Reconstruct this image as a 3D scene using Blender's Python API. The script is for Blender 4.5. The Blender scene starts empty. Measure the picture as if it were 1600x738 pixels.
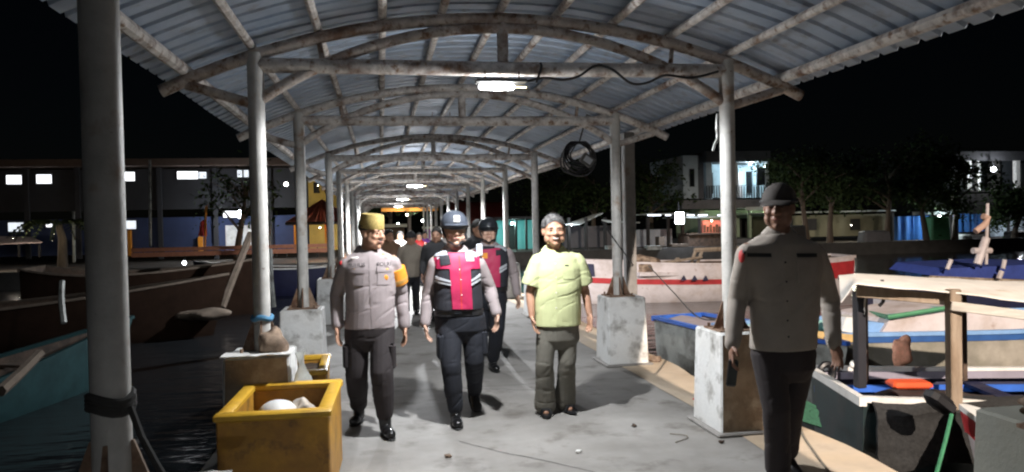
import bpy, math, random
import numpy as np
from mathutils import Vector, Matrix, noise
from mathutils.bvhtree import BVHTree
random.seed(7)
S = bpy.context.scene
C = S.collection
R = math.radians
# ------------------------------------------------------------------ camera
CF, CYAW, CPITCH, CROLL, CH = 1193.0, .1696, .0177, .0216, 1.58
cy, sy = math.cos(CYAW), math.sin(CYAW)
_h = Vector((sy, cy, 0)); _r = Vector((cy, -sy, 0)); _z = Vector((0, 0, 1))
_fw = _h*math.cos(CPITCH) - _z*math.sin(CPITCH)
_up = _h*math.sin(CPITCH) + _z*math.cos(CPITCH)
_R = _r*math.cos(CROLL) - _up*math.sin(CROLL)
_U = _r*math.sin(CROLL) + _up*math.cos(CROLL)
cam = bpy.data.cameras.new('camera'); camo = bpy.data.objects.new('camera', cam); C.objects.link(camo)
M = Matrix.Identity(4)
for i in range(3):
    M[i][0] = _R[i]; M[i][1] = _U[i]; M[i][2] = -_fw[i]
M[0][3], M[1][3], M[2][3] = 0, 0, CH
camo.matrix_world = M
cam.sensor_width = 36; cam.lens = CF/1600*36; cam.clip_start = .05; cam.clip_end = 3000
S.camera = camo
def ray(px, py):
    return (_fw*CF + _R*(px-800) - _U*(py-369)).normalized()
def at(px, py, Y):                     # the point at depth Y seen at a photo pixel
    d = ray(px, py); return Vector((0, 0, CH)) + d*(Y/d.y)
def gz(px, py, z=0.0):                 # the point at height z seen at a photo pixel
    d = ray(px, py); return Vector((0, 0, CH)) + d*((z-CH)/d.z)
# ------------------------------------------------------------------ world, moon, exposure
W = bpy.data.worlds.new('World'); S.world = W; W.use_nodes = True
nt = W.node_tree; bg = nt.nodes['Background']
sk = nt.nodes.new('ShaderNodeTexSky'); sk.sky_type = 'NISHITA'; sk.sun_disc = False
sk.sun_elevation = R(45); sk.sun_rotation = R(160)
nt.links.new(sk.outputs[0], bg.inputs[0]); bg.inputs[1].default_value = .00022
sun = bpy.data.lights.new('moon', 'SUN'); sun.energy = .004; sun.angle = R(.5); sun.color = (.8, .88, 1)
suno = bpy.data.objects.new('moon', sun); suno.rotation_euler = (R(45), 0, R(20)); C.objects.link(suno)
S.view_settings.view_transform = 'Standard'; S.view_settings.look = 'None'
S.view_settings.exposure = .35; S.view_settings.gamma = 1
S.cycles.use_denoising = True; S.cycles.filter_width = 2.2; S.cycles.max_bounces = 8
S.cycles.sample_clamp_indirect = 6; S.cycles.caustics_reflective = False; S.cycles.caustics_refractive = False

def lamp_light(kind, loc, power, col, radius=.04, aim=None, size=None, blend=.3):
    l = bpy.data.lights.new('lamp_glow', kind); l.energy = power; l.color = col; l.shadow_soft_size = radius
    o = bpy.data.objects.new('lamp_glow', l); C.objects.link(o); o.location = loc
    if kind == 'SPOT':
        l.spot_size = R(size); l.spot_blend = blend
        o.rotation_euler = (Vector(aim)-Vector(loc)).to_track_quat('-Z', 'Y').to_euler()
    return o
# ------------------------------------------------------------------ materials
MATS = {}
def mat(name, c, r=.7, var=.25, sc=6, c2=None, sc2=3, thr=.55, wid=.12, bump=0, bsc=40, metal=0, c3=None, sc3=9, thr3=.6, stretch=None, spec=.5):
    if name in MATS: return MATS[name]
    m = bpy.data.materials.new(name); m.use_nodes = True; t = m.node_tree; N = t.nodes; L = t.links
    b = N['Principled BSDF']; b.inputs['Roughness'].default_value = r; b.inputs['Metallic'].default_value = metal
    b.inputs['Specular IOR Level'].default_value = spec
    tc = N.new('ShaderNodeTexCoord'); vec = tc.outputs['Object']
    if stretch:
        mp = N.new('ShaderNodeMapping'); mp.inputs['Scale'].default_value = stretch; L.new(vec, mp.inputs[0]); vec = mp.outputs[0]
    def nz(scale, det=5):
        n = N.new('ShaderNodeTexNoise'); n.inputs['Scale'].default_value = scale; n.inputs['Detail'].default_value = det
        n.inputs['Roughness'].default_value = .62; L.new(vec, n.inputs[0]); return n.outputs[0]
    def ramp(src, a, bb):
        q = N.new('ShaderNodeMapRange'); q.inputs[1].default_value = a; q.inputs[2].default_value = bb; L.new(src, q.inputs[0]); return q.outputs[0]
    col = N.new('ShaderNodeRGB'); col.outputs[0].default_value = (*c, 1); cur = col.outputs[0]
    def mix(cur, cc, fac):
        x = N.new('ShaderNodeMix'); x.data_type = 'RGBA'; L.new(fac, x.inputs[0]); L.new(cur, x.inputs[6]); x.inputs[7].default_value = (*cc, 1); return x.outputs[2]
    if c2: cur = mix(cur, c2, ramp(nz(sc2), thr-wid, thr+wid))
    if c3: cur = mix(cur, c3, ramp(nz(sc3, 7), thr3-wid*.6, thr3+wid*.6))
    if var:
        q = N.new('ShaderNodeMapRange'); L.new(nz(sc), q.inputs[0]); q.inputs[1].default_value = .3; q.inputs[2].default_value = .7
        q.inputs[3].default_value = 1-var; q.inputs[4].default_value = 1+var*.5
        x = N.new('ShaderNodeMix'); x.data_type = 'RGBA'; x.blend_type = 'MULTIPLY'; x.inputs[0].default_value = 1
        L.new(cur, x.inputs[6]); L.new(q.outputs[0], x.inputs[7]); cur = x.outputs[2]
    L.new(cur, b.inputs['Base Color'])
    if bump:
        bp = N.new('ShaderNodeBump'); bp.inputs['Strength'].default_value = bump; bp.inputs['Distance'].default_value = .01
        L.new(nz(bsc), bp.inputs['Height']); L.new(bp.outputs[0], b.inputs['Normal'])
    MATS[name] = m; return m
def emit(name, c, s):
    if name in MATS: return MATS[name]
    m = bpy.data.materials.new(name); m.use_nodes = True; b = m.node_tree.nodes['Principled BSDF']
    b.inputs['Base Color'].default_value = (.8, .8, .8, 1)
    b.inputs['Emission Color'].default_value = (*c, 1); b.inputs['Emission Strength'].default_value = s
    MATS[name] = m; return m
RUST = (.13, .06, .03)
m_tube = mat('painted_steel', (.70, .66, .62), .6, .35, 14, RUST, 5, .60, .10, c3=(.25, .15, .09), sc3=16, thr3=.60, bump=.3, bsc=60)
m_arch = mat('rusty_steel', (.60, .54, .49), .65, .3, 12, (.20, .12, .08), 4, .57, .12, c3=(.2, .11, .06), sc3=18, thr3=.58, bump=.4, bsc=60)
m_post = mat('painted_post', (.52, .51, .48), .55, .22, 9, (.30, .20, .13), 4, .66, .07, c3=(.12, .06, .03), sc3=22, thr3=.70, bump=.2)
m_rust = mat('rust', (.28, .19, .13), .8, .4, 20, RUST, 9, .52, .1, bump=.5)
m_zinc = mat('zinc_sheet', (.36, .46, .60), .55, .2, 3, (.41, .47, .56), 1.5, .5, .2, c3=(.25, .24, .24), sc3=7, thr3=.66, bump=.15, bsc=30, metal=.15)
m_floor = mat('concrete_floor', (.29, .279, .262), .78, .14, 3.2, (.205, .194, .178), .9, .52, .12, c3=(.125, .113, .098), sc3=2.3, thr3=.62, bump=.25, bsc=55)
m_tan = mat('sandy_cement', (.50, .41, .31), .85, .2, 5, (.44, .35, .25), 2.5, .5, .12, bump=.3, bsc=50)
m_ped = mat('pedestal_paint', (.76, .77, .76), .75, .14, 5, (.58, .57, .54), 2.6, .54, .14, c3=(.24, .23, .21), sc3=4.5, thr3=.60, bump=.3)
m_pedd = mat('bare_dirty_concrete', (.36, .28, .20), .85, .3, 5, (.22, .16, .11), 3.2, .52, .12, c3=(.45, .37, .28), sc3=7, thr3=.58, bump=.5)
m_white = mat('white_paint', (.72, .71, .68), .5, .15, 6, (.55, .53, .5), 4, .6, .1, bump=.1)
m_black = mat('black_plastic', (.015, .015, .017), .4, .2)
m_wood = mat('weathered_wood', (.36, .29, .22), .8, .35, 8, (.22, .16, .11), 5, .55, .12, bump=.4, stretch=(1, 1, .25))
m_dwood = mat('dark_wood', (.10, .065, .045), .8, .35, 7, (.05, .035, .025), 4, .5, .1, bump=.4)
m_yel = mat('shaded_yellow_plastic', (.60, .31, .035), .5, .25, 5, (.36, .17, .035), 3.5, .52, .16, c3=(.14, .07, .03), sc3=9, thr3=.64, bump=.12)  # extra brown mixed in to stand for shade on the unlit box front
m_rope = mat('rope', (.22, .19, .15), .9, .3, 30)
m_grope = mat('green_rope', (.03, .17, .08), .8, .3, 30)
m_blueband = mat('blue_cord', (.08, .25, .42), .7, .3, 30)
m_sack = mat('brown_sacking', (.33, .24, .17), .9, .4, 12, (.15, .1, .07), 8, .5, .1, bump=.6)
m_bag = mat('white_foam', (.8, .79, .76), .6, .12, 8, bump=.2)
# ------------------------------------------------------------------ mesh builder
def wmat(o):
    return o.matrix_basis if o.parent is None else wmat(o.parent) @ o.matrix_basis
class MB:
    def __init__(s): s.v = []; s.f = []
    def add(s, vs, fs):
        b = len(s.v); s.v += [tuple(x) for x in vs]; s.f += [tuple(b+i for i in f) for f in fs]; return s
    def box(s, c, d, rot=None):
        c = Vector(c); vs = []
        for x in (-.5, .5):
            for y in (-.5, .5):
                for z in (-.5, .5):
                    p = Vector((x*d[0], y*d[1], z*d[2]))
                    if rot is not None: p = rot @ p
                    vs.append(c+p)
        return s.add(vs, [(0,1,3,2),(4,6,7,5),(0,4,5,1),(2,3,7,6),(0,2,6,4),(1,5,7,3)])
    def box2(s, a, b):
        return s.box([(a[i]+b[i])/2 for i in range(3)], [abs(a[i]-b[i]) for i in range(3)])
    def bevbox(s, c, d, bev=.02, rot=None, taper=0):
        c = Vector(c); rings = []
        hx, hy, hz = d[0]/2, d[1]/2, d[2]/2
        for z, ins in ((-hz, bev), (-hz+bev, 0), (hz-bev, 0), (hz, bev)):
            k = 1 - taper*(z+hz)/(2*hz)
            a, b = (hx)*k-ins, (hy)*k-ins; q = bev
            ring = [(a-q, -b), (a, -b+q), (a, b-q), (a-q, b), (-a+q, b), (-a, b-q), (-a, -b+q), (-a+q, -b)]
            rings.append([c + (rot @ Vector((x, y, z)) if rot is not None else Vector((x, y, z))) for x, y in ring])
        return s.loft(rings)
    def loft(s, rings, cap=True):
        n = len(rings[0]); vs = [p for r in rings for p in r]; fs = []
        for i in range(len(rings)-1):
            for j in range(n):
                k = (j+1) % n; fs.append((i*n+j, i*n+k, (i+1)*n+k, (i+1)*n+j))
        if cap: fs.append(tuple(reversed(range(n)))); fs.append(tuple((len(rings)-1)*n+j for j in range(n)))
        return s.add(vs, fs)
    def tube(s, pts, rad, n=10, flat=1.0, up=None):
        pts = [Vector(p) for p in pts]
        if not isinstance(rad, (list, tuple)): rad = [rad]*len(pts)
        rings = []; prev = None
        for i, p in enumerate(pts):
            a = pts[max(0, i-1)]; b = pts[min(len(pts)-1, i+1)]; t = (b-a).normalized()
            if prev is None:
                ref = Vector(up) if up is not None else (Vector((1, 0, 0)) if abs(t.x) < .8 else Vector((0, 1, 0)))
                u = (ref - t*ref.dot(t)).normalized()
            else: u = (prev - t*prev.dot(t)).normalized()
            prev = u; w = t.cross(u)
            rings.append([p + u*(rad[i]*math.cos(2*math.pi*k/n)) + w*(rad[i]*flat*math.sin(2*math.pi*k/n)) for k in range(n)])
        return s.loft(rings)
    def limb(s, pts, rad, n=12):            # tube with rounded ends, sampled finely
        pts = [Vector(p) for p in pts]; P = []; Q = []
        for i in range(len(pts)-1):
            for k in range(5):
                f = k/5; P.append(pts[i].lerp(pts[i+1], f)); Q.append(rad[i]*(1-f)+rad[i+1]*f)
        P.append(pts[-1]); Q.append(rad[-1])
        s.tube(P, Q, n)
        s.ell(pts[0], (rad[0],)*3); s.ell(pts[-1], (rad[-1],)*3)
        return s
    def ell(s, c, r, rot=None, nu=12, nv=8):
        c = Vector(c); vs = []; fs = []
        for i in range(nv+1):
            th = math.pi*i/nv
            for j in range(nu):
                ph = 2*math.pi*j/nu
                p = Vector((r[0]*math.sin(th)*math.cos(ph), r[1]*math.sin(th)*math.sin(ph), r[2]*math.cos(th)))
                if rot is not None: p = rot @ p
                vs.append(c+p)
        for i in range(nv):
            for j in range(nu):
                k = (j+1) % nu
                if i == 0: fs.append((j, nu+j, nu+k))
                elif i == nv-1: fs.append((i*nu+j, (i+1)*nu+j, i*nu+k))
                else: fs.append((i*nu+j, (i+1)*nu+j, (i+1)*nu+k, i*nu+k))
        return s.add(vs, fs)
    def grid(s, fn, nu, nv, thick=0, close=True):      # fn(u,v)->point ; optional thickness vector
        vs = [Vector(fn(i/nu, j/nv)) for i in range(nu+1) for j in range(nv+1)]
        w = nv+1; fs = [(i*w+j, (i+1)*w+j, (i+1)*w+j+1, i*w+j+1) for i in range(nu) for j in range(nv)]
        if thick:
            th = Vector(thick); n = len(vs); vs2 = [p+th for p in vs]
            fs2 = [tuple(n+q for q in reversed(f)) for f in fs]
            edge = [i*w for i in range(nu+1)] + [nu*w+j for j in range(1, nv+1)] + [i*w+nv for i in range(nu-1, -1, -1)] + [j for j in range(nv-1, 0, -1)]
            fs3 = [(edge[k], edge[(k+1) % len(edge)], n+edge[(k+1) % len(edge)], n+edge[k]) for k in range(len(edge))]
            return s.add(vs+vs2, fs+fs2+fs3)
        return s.add(vs, fs)
    def mesh(s, name):
        me = bpy.data.meshes.new(name); me.from_pydata(s.v, [], s.f); me.update(); return me
    def build(s, name, m, parent=None, smooth=False, local=False):
        me = s.mesh(name)
        if parent is not None and not local:
            inv = wmat(parent).inverted()
            me.transform(inv)
        me.materials.append(m)
        if smooth:
            me.polygons.foreach_set('use_smooth', [True]*len(me.polygons))
            try: me.set_sharp_from_angle(angle=R(40))
            except Exception: pass
        o = bpy.data.objects.new(name, me); C.objects.link(o); o.parent = parent
        return o
def tag(o, label=None, cat=None, group=None, kind=None):
    if label: o['label'] = label
    if cat: o['category'] = cat
    if group: o['group'] = group
    if kind: o['kind'] = kind
    return o
def thing(name, loc, label, cat, group=None, rz=0):
    o = bpy.data.objects.new(name, None); C.objects.link(o); o.location = loc; o.rotation_euler.z = rz
    o.matrix_basis = Matrix.Translation(Vector(loc)) @ Matrix.Rotation(rz, 4, 'Z')
    return tag(o, label, cat, group)
def arcpts(f, n): return [f(i/n) for i in range(n+1)]
# ------------------------------------------------------------------ ground, water, jetty
XL, XR = -.81, 2.58
b = MB(); b.grid(lambda u, v: (-600+1200*u, -300+1300*v, -.7), 2, 2)
mw = mat('harbour_water', (.014, .016, .018), .11, 0, bump=0)
t = mw.node_tree; N = t.nodes; L = t.links
tc = N.new('ShaderNodeTexCoord'); mp = N.new('ShaderNodeMapping'); mp.inputs['Scale'].default_value = (.55, 1.6, 1)
L.new(tc.outputs['Object'], mp.inputs[0])
n1 = N.new('ShaderNodeTexNoise'); n1.inputs['Scale'].default_value = 2.2; n1.inputs['Detail'].default_value = 3; L.new(mp.outputs[0], n1.inputs[0])
bp = N.new('ShaderNodeBump'); bp.inputs['Strength'].default_value = .5; bp.inputs['Distance'].default_value = .06
L.new(n1.outputs[0], bp.inputs['Height']); L.new(bp.outputs[0], N['Principled BSDF'].inputs['Normal'])
tag(b.build('water', mw), kind='structure')
b = MB()
nseg = 40
b.box2((-1.2, -8, -.9), (2.77, 52, 0))
tag(b.build('jetty_floor', m_floor), kind='structure')
b = MB()
def edge_x(y): return 3.06 + .03*math.sin(y*1.7) + .02*math.sin(y*4.1+1)
def inner_x(y): return 2.52 + .05*noise.noise((7, y*.6, 1)) + .035*noise.noise((0, y*1.2, 3)) + .02*noise.noise((4, y*4, 0))
YS = [-8+.25*i for i in range(241)]
vs = []; fs = []
for y in YS: vs += [(inner_x(y), y, .006), (edge_x(y), y, .008), (edge_x(y)+.02, y, -.02), (edge_x(y)+.02, y, -.85)]
for i in range(len(YS)-1):
    for k in range(3): fs.append((i*4+k, i*4+k+1, (i+1)*4+k+1, (i+1)*4+k))
b.add(vs, fs); tag(b.build('jetty_edge', m_tan), kind='structure')
m_crack = mat('crack_dark', (.07, .066, .06), .95, .2)
for k, (x, y, dx, dy, n_) in enumerate(((.2, 3.6, .10, .055, 14), (1.5, 4.4, -.08, .09, 12), (1.9, 6.8, -.10, .04, 12), (.3, 8.6, .09, .08, 12), (-.2, 5.6, .03, .11, 10))):
    b = MB(); P = []
    for i in range(n_):
        x += dx*(1+.9*noise.noise((i*.8, k, 0))); y += dy*(1+1.3*noise.noise((k, i*.8, 5))); P.append((x, y))
    b.add([(px_, py_-.0035, .0025) for px_, py_ in P]+[(px_+.002, py_+.0035, .0025) for px_, py_ in P], [(i, i+1, n_+i+1, n_+i) for i in range(n_-1)])
    tag(b.build('floor_crack', m_crack), kind='structure')
# far shore ground
def slab(name, x0, x1, y0, y1, z0, z1, m):
    b = MB(); b.box2((x0, y0, z0), (x1, y1, z1)); return tag(b.build(name, m), kind='structure')
m_ground = mat('packed_earth', (.10, .085, .07), .9, .3, 1.5, bump=.3)
slab('quay_ground', -120, -2.2, 34, 120, -1.2, -.05, m_ground)
slab('quay_ground', 6.2, 140, 40, 120, -1.2, -.05, m_ground)
slab('quay_ground', -2.2, 6.2, 52, 120, -1.2, -.004, m_ground)
# joints scored across the concrete floor
m_joint = mat('joint_dark', (.12, .115, .11), .9, .2)
for yy in (3.2, 7.3, 11.4, 15.5, 19.6):
    b = MB()
    P = [(-1.2+.1*i, yy+.012*noise.noise((i*.3, yy, 0))) for i in range(40)]
    b.add([(x, y-.004, .002) for x, y in P]+[(x, y+.004, .002) for x, y in P], [(i, i+1, 41+i, 40+i) for i in range(39)])
    tag(b.build('floor_joint', m_joint), kind='structure')
# ------------------------------------------------------------------ canopy
TR = [2.45, 5.39, 8.16, 12.67, 15.77, 19.33, 22.7, 26.1, 29.5, 32.9, 36.3, 39.7, 43.1, 46.5]
TRP = [-6.9, -3.8, -.8] + TR
X0 = .885
can = thing('canopy', (X0, 0, 0), 'long arched canopy with rusty white posts and blue grey corrugated roof over the jetty', 'canopy')
def arcz(dx, top, Rr): return top - (Rr - math.sqrt(Rr*Rr-dx*dx))
ZB = 2.68
Ystart, Yend = -9.0, 48.0
# roof sheets, one per bay, with ribs along the arc
bays = [Ystart] + [(TRP[i]+TRP[i+1])/2 for i in range(1, len(TRP)-1)] + [Yend]
for bi in range(len(bays)-1):
    y0, y1 = bays[bi]-.06, bays[bi+1]+.06
    b = MB(); prof = []
    pitch = .19; y = math.floor(y0/pitch)*pitch
    while y < y1:
        for f, h in ((0, 0), (.50, 0), (.58, .022), (.74, .022), (.82, 0)):
            q = y+f*pitch
            if y0 <= q <= y1: prof.append((q, h))
        y += pitch
    nx = 22; lift = .004*(bi % 2); vs = []; fs = []
    for (q, h) in prof:
        for i in range(nx+1):
            dx = -2.34+4.68*i/nx
            sag = .008*noise.noise((dx*1.3, q*.6, 5))
            vs.append((X0+dx, q, arcz(dx, 3.155, 5.25)+h+lift+sag))
    w = nx+1
    for a in range(len(prof)-1):
        for i in range(nx): fs.append((a*w+i, a*w+i+1, (a+1)*w+i+1, (a+1)*w+i))
    b.add(vs, fs); b.build('roof_sheet', m_zinc, can)
# purlins
PD = [-2.16, -1.72, -1.28, -.84, -.42, 0, .42, .84, 1.28, 1.72, 2.16]
for k, dx in enumerate(PD):
    b = MB(); r_ = .042 if abs(dx) > 2 else .030
    zz = arcz(dx, 3.105, 5.25)
    pts = [(X0+dx+.010*noise.noise((k, y*.25, 0)), y, zz+.010*noise.noise((k, y*.25, 9))) for y in [Ystart+.3+1.0*i for i in range(57)]]
    b.tube(pts, r_, 8); b.build('purlin', m_tube, can, True)
def outer_arch(Y): return [(X0-2.30+4.60*i/30, Y, arcz(-2.30+4.60*i/30, 3.03, 5.25)) for i in range(31)]
def inner_arch(Y): return [(X0-1.68+3.36*i/26, Y, arcz(-1.68+3.36*i/26, 2.965, 2.95)) for i in range(27)]
m_bolt = m_rust
for ti, Y in enumerate(TRP):
    far = ti > 9
    n = 6 if far else 12
    MB().tube(outer_arch(Y), .043, n).build('arch', m_arch if ti < 5 else m_tube, can, True)
    MB().tube(inner_arch(Y+.001), .038, n).build('inner_arch', m_arch if ti < 5 else m_tube, can, True)
    bm_ = MB().tube([(XL-.02, Y, ZB), (X0, Y, ZB-.006), (XR+.02, Y, ZB)], .052, n).build('tie_beam', m_tube, can, True)
    if ti > 2: MB().tube([(X0, Y, ZB+.04), (X0, Y, 3.0)], .040, n).build('king_post', m_arch if ti < 5 else m_tube, can, True)
    for sx, X in ((-1, XL), (1, XR)):
        if ti < 3: continue
        rr = .056
        po = MB().tube([(X, Y, .74), (X, Y, 1.6), (X, Y, arcz(X-X0, 3.03, 5.25)+.01)], rr, 8 if far else 18).build('post', m_post, can, True)
        # foot plate and gussets
        if ti < 11:
            g = MB(); g.box((X, Y, .745), (.30, .30, .016))
            for k in range(4):
                a = k*math.pi/2+.785*0
                d = Vector((math.cos(a), math.sin(a), 0)); p = Vector((-d.y, d.x, 0))*.006
                base = Vector((X, Y, .752)); w_ = .145
                A = [base+d*.055, base+d*w_, base+d*(w_-.02)+Vector((0, 0, .03)), base+d*.062+Vector((0, 0, .20)), base+d*.055+Vector((0, 0, .20))]
                g.loft([[q-p for q in A], [q+p for q in A]])
            for a in (-1, 1):
                for c_ in (-1, 1): g.tube([(X+a*.12, Y+c_*.12, .75), (X+a*.12, Y+c_*.12, .78)], .011, 6)
            g.build('foot_bracket', m_rust, po)
    for sx, X in ((-1, XL), (1, XR)):
        MB().tube([(X+sx*.03, Y+.003, 2.42), (X0+sx*2.14, Y+.003, arcz(2.14, 3.0, 5.25))], .034, n).build('outer_brace', m_arch if ti < 5 else m_tube, can, True)
    # short struts between the arches
    if ti in (3, 4, 5, 6):
        for dx in (-1.25, 1.25):
            MB().tube([(X0+dx, Y+.002, arcz(dx, 2.965, 2.95)), (X0+dx*1.02, Y+.002, arcz(dx*1.02, 3.03, 5.25))], .018, 8).build('arch_strut', m_arch, can, True)
# plain pedestals
ORD = ['first', 'second', 'third', 'fourth', 'fifth', 'sixth', 'seventh', 'eighth', 'ninth', 'tenth', 'eleventh', 'twelfth', 'thirteenth', 'fourteenth']
for ti, Y in enumerate(TR):
    for sx, X in ((-1, XL), (1, XR)):
        side = 'left' if sx < 0 else 'right'
        lab = f'white painted concrete pedestal, {ORD[ti]} from the camera in the {side} row of canopy posts'
        if (sx, ti) == (1, 1): lab = 'nearest white pedestal on the right, its front bare brown concrete, beside the shadowed man'
        if (sx, ti) == (1, 2): lab = 'white stained pedestal with rusty post foot beyond the shirt of the man in yellow'
        if (sx, ti) == (-1, 1): lab = 'dirty concrete pedestal behind the open yellow box, with sacking on top'
        if (sx, ti) == (-1, 2): lab = 'clean white pedestal on the left just behind the officer in grey'
        if (sx, ti) == (1, 0): lab = 'grey concrete pedestal cut by the lower right corner of the view'
        cx = X + (.03 if sx > 0 else -.01); dx_ = .40; dy_ = .46
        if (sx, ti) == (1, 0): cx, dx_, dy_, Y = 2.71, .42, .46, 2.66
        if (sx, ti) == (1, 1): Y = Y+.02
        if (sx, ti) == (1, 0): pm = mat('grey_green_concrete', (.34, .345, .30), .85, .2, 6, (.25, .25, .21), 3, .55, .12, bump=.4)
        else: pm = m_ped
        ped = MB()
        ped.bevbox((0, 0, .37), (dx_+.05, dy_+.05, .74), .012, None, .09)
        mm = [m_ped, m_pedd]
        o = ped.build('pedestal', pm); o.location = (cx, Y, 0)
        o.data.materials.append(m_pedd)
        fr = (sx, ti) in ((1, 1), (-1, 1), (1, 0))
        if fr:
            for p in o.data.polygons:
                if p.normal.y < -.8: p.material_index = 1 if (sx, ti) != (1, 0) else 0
        tag(o, lab, 'pedestal', 'concrete pedestals under the canopy posts')
        # cement skirt at the base
        if ti < 6:
            sk_ = MB().bevbox((0, 0, .012), (dx_+.13, dy_+.13, .03), .01).build('base_skirt', m_floor, o, local=True)
# ------------------------------------------------------------------ lamps under the canopy
m_tubeglow = emit('tube_glow', (.93, .96, 1), 12)
m_warmglow = emit('warm_glow', (1, .8, .45), 6)
m_fit = mat('lamp_fitting', (.10, .098, .09), .5, .2)
def tube_lamp(x, Y, z, label, power, length=.25, upw=.13):
    t = thing('tube_lamp', (x, Y, z), label, 'lamp', 'tube lamps hung under the canopy')
    MB().tube([(x-length/2, Y, z), (x-length/2+.015, Y, z), (x+length/2-.015, Y, z), (x+length/2, Y, z)], [.012, .022, .022, .012], 12).build('lamp_tube', m_tubeglow, t, True)
    MB().box((x+.03, Y, z+.038), (length+.10, .10, .022)).build('lamp_housing', m_fit, t)
    MB().tube([(x+length/2, Y, z), (x+length/2+.085, Y, z-.002)], .005, 6).build('lamp_stem', m_warmglow, t)
    h = MB()
    for q in (-.08, .16): h.tube([(x+q, Y, z+.04), (x+q, Y, z+.11)], .005, 6)
    h.build('hanger', m_rust, t)
    lamp_light('SPOT', (x, Y, z-.032), power, (.95, .97, 1), .035, (x, Y, 0), 174, .2)
    lamp_light('POINT', (x, Y, z-.033), power*upw, (.95, .97, 1), .035)
lp = at(776, 136, 5.28)
tube_lamp(lp.x, lp.y, lp.z, 'bright white tube lamp hanging from the nearest tie beam', 305)
tube_lamp(.80, 10.4, 2.985, 'added fill lamp hidden close under the roof beyond the second tie beam', 130, .22, 0)  # added lamp, out of view behind the beam, evens light on the floor
lp2 = at(648, 291, 17.0)
tube_lamp(lp2.x, lp2.y, lp2.z, 'small glowing tube lamp farther down the canopy centre', 1900, .34, .03)
tube_lamp(X0-.1, -6.4, 2.53, 'added fill lamp under the canopy behind the camera', 260)  # unseen lamp added as weak fill from behind
tube_lamp(X0-.1, 28.0, 2.5, 'tiny distant tube lamp deep inside the canopy', 1500, .4, .05)
tube_lamp(X0, 39.0, 2.5, 'farthest tube lamp at the far end of the canopy', 300, .4)
# unseen floodlight, placed behind the camera for the warm light on the boats
fl = thing('unseen_floodlight_pole', (4.75, -12, -.7), 'tall unseen floodlight pole placed behind the camera to light the boats', 'floodlight')
MB().tube([(4.75, -12, -1), (4.75, -12, 10.6)], [.12, .06], 12).build('pole', m_post, fl)
MB().box((4.75, -11.85, 10.5), (.5, .3, .3)).build('lamp_head', m_fit, fl)
MB().box((4.75, -11.69, 10.42), (.42, .015, .22)).build('lamp_lens', emit('flood_glow', (1, .82, .6), 20), fl)
lamp_light('SPOT', (4.75, -11.6, 10.4), 29000, (1, .85, .72), .10, (10, 9, -.5), 46, .35)
# ------------------------------------------------------------------ people
def fuse(mb, name, m, parent, vox=.008, smooth=5, wrinkle=None):
    """One continuous skin grown over overlapping lofts (world coordinates), returned as a child of parent."""
    me = mb.mesh(name); o = bpy.data.objects.new(name, me); C.objects.link(o)
    q = o.modifiers.new('r', 'REMESH'); q.mode = 'VOXEL'; q.voxel_size = vox
    if smooth:
        q = o.modifiers.new('s', 'SMOOTH'); q.factor = .5; q.iterations = smooth
    dg = bpy.context.evaluated_depsgraph_get()
    m2 = bpy.data.meshes.new_from_object(o.evaluated_get(dg)); m2.name = name
    bpy.data.objects.remove(o); bpy.data.meshes.remove(me)
    n = len(m2.vertices)
    if wrinkle:
        co = np.empty(n*3); m2.vertices.foreach_get('co', co); co = co.reshape(-1, 3)
        no = np.empty(n*3); m2.vertices.foreach_get('normal', no); no = no.reshape(-1, 3)
        d = np.array([wrinkle(Vector(p)) for p in co]); co += no*d[:, None]
        m2.vertices.foreach_set('co', co.ravel())
    bvh = BVHTree.FromPolygons([v.co.copy() for v in m2.vertices], [tuple(p.vertices) for p in m2.polygons])
    if parent is not None: m2.transform(wmat(parent).inverted())
    m2.materials.clear(); m2.materials.append(m)
    m2.polygons.foreach_set('use_smooth', [True]*len(m2.polygons))
    o = bpy.data.objects.new(name, m2); C.objects.link(o); o.parent = parent
    return o, bvh
def hit(bvh, p, Y0):
    r = bvh.ray_cast(Vector((p.x, Y0-1.2, p.z)), Vector((0, 1, 0)))
    if r[0] is None:
        r = bvh.find_nearest(Vector((p.x, Y0-.12, p.z)))
    return r[0], r[1]
def patch(bvh, quad, Y0, name, m, parent, off=.004, nx=8, ny=8, thick=.004):
    """Cloth patch lying on a body: quad = four photo pixels (top left, top right, bottom right, bottom left)."""
    Q = [at(x, y, Y0-.1) for x, y in quad]; top = []; bot = []
    for i in range(nx+1):
        for j in range(ny+1):
            u, v = i/nx, j/ny
            p = Q[0].lerp(Q[1], u).lerp(Q[3].lerp(Q[2], u), v)
            h, n = hit(bvh, p, Y0)
            n = Vector((n.x*.4, n.y, n.z*.4)).normalized()
            if n.y > 0: n = Vector((0, -1, 0))
            top.append(h+n*off); bot.append(h-n*.012)
    w = ny+1; fs = []; k = len(top)
    for i in range(nx):
        for j in range(ny):
            f = (i*w+j, i*w+j+1, (i+1)*w+j+1, (i+1)*w+j); fs.append(f); fs.append(tuple(k+q for q in reversed(f)))
    edge = [i*w for i in range(nx+1)] + [nx*w+j for j in range(1, ny+1)] + [i*w+ny for i in range(nx-1, -1, -1)] + [j for j in range(ny-1, 0, -1)]
    for e in range(len(edge)):
        a, c = edge[e], edge[(e+1) % len(edge)]; fs.append((a, c, k+c, k+a))
    b = MB().add(top+bot, fs); return b.build(name, m, parent, True)
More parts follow.
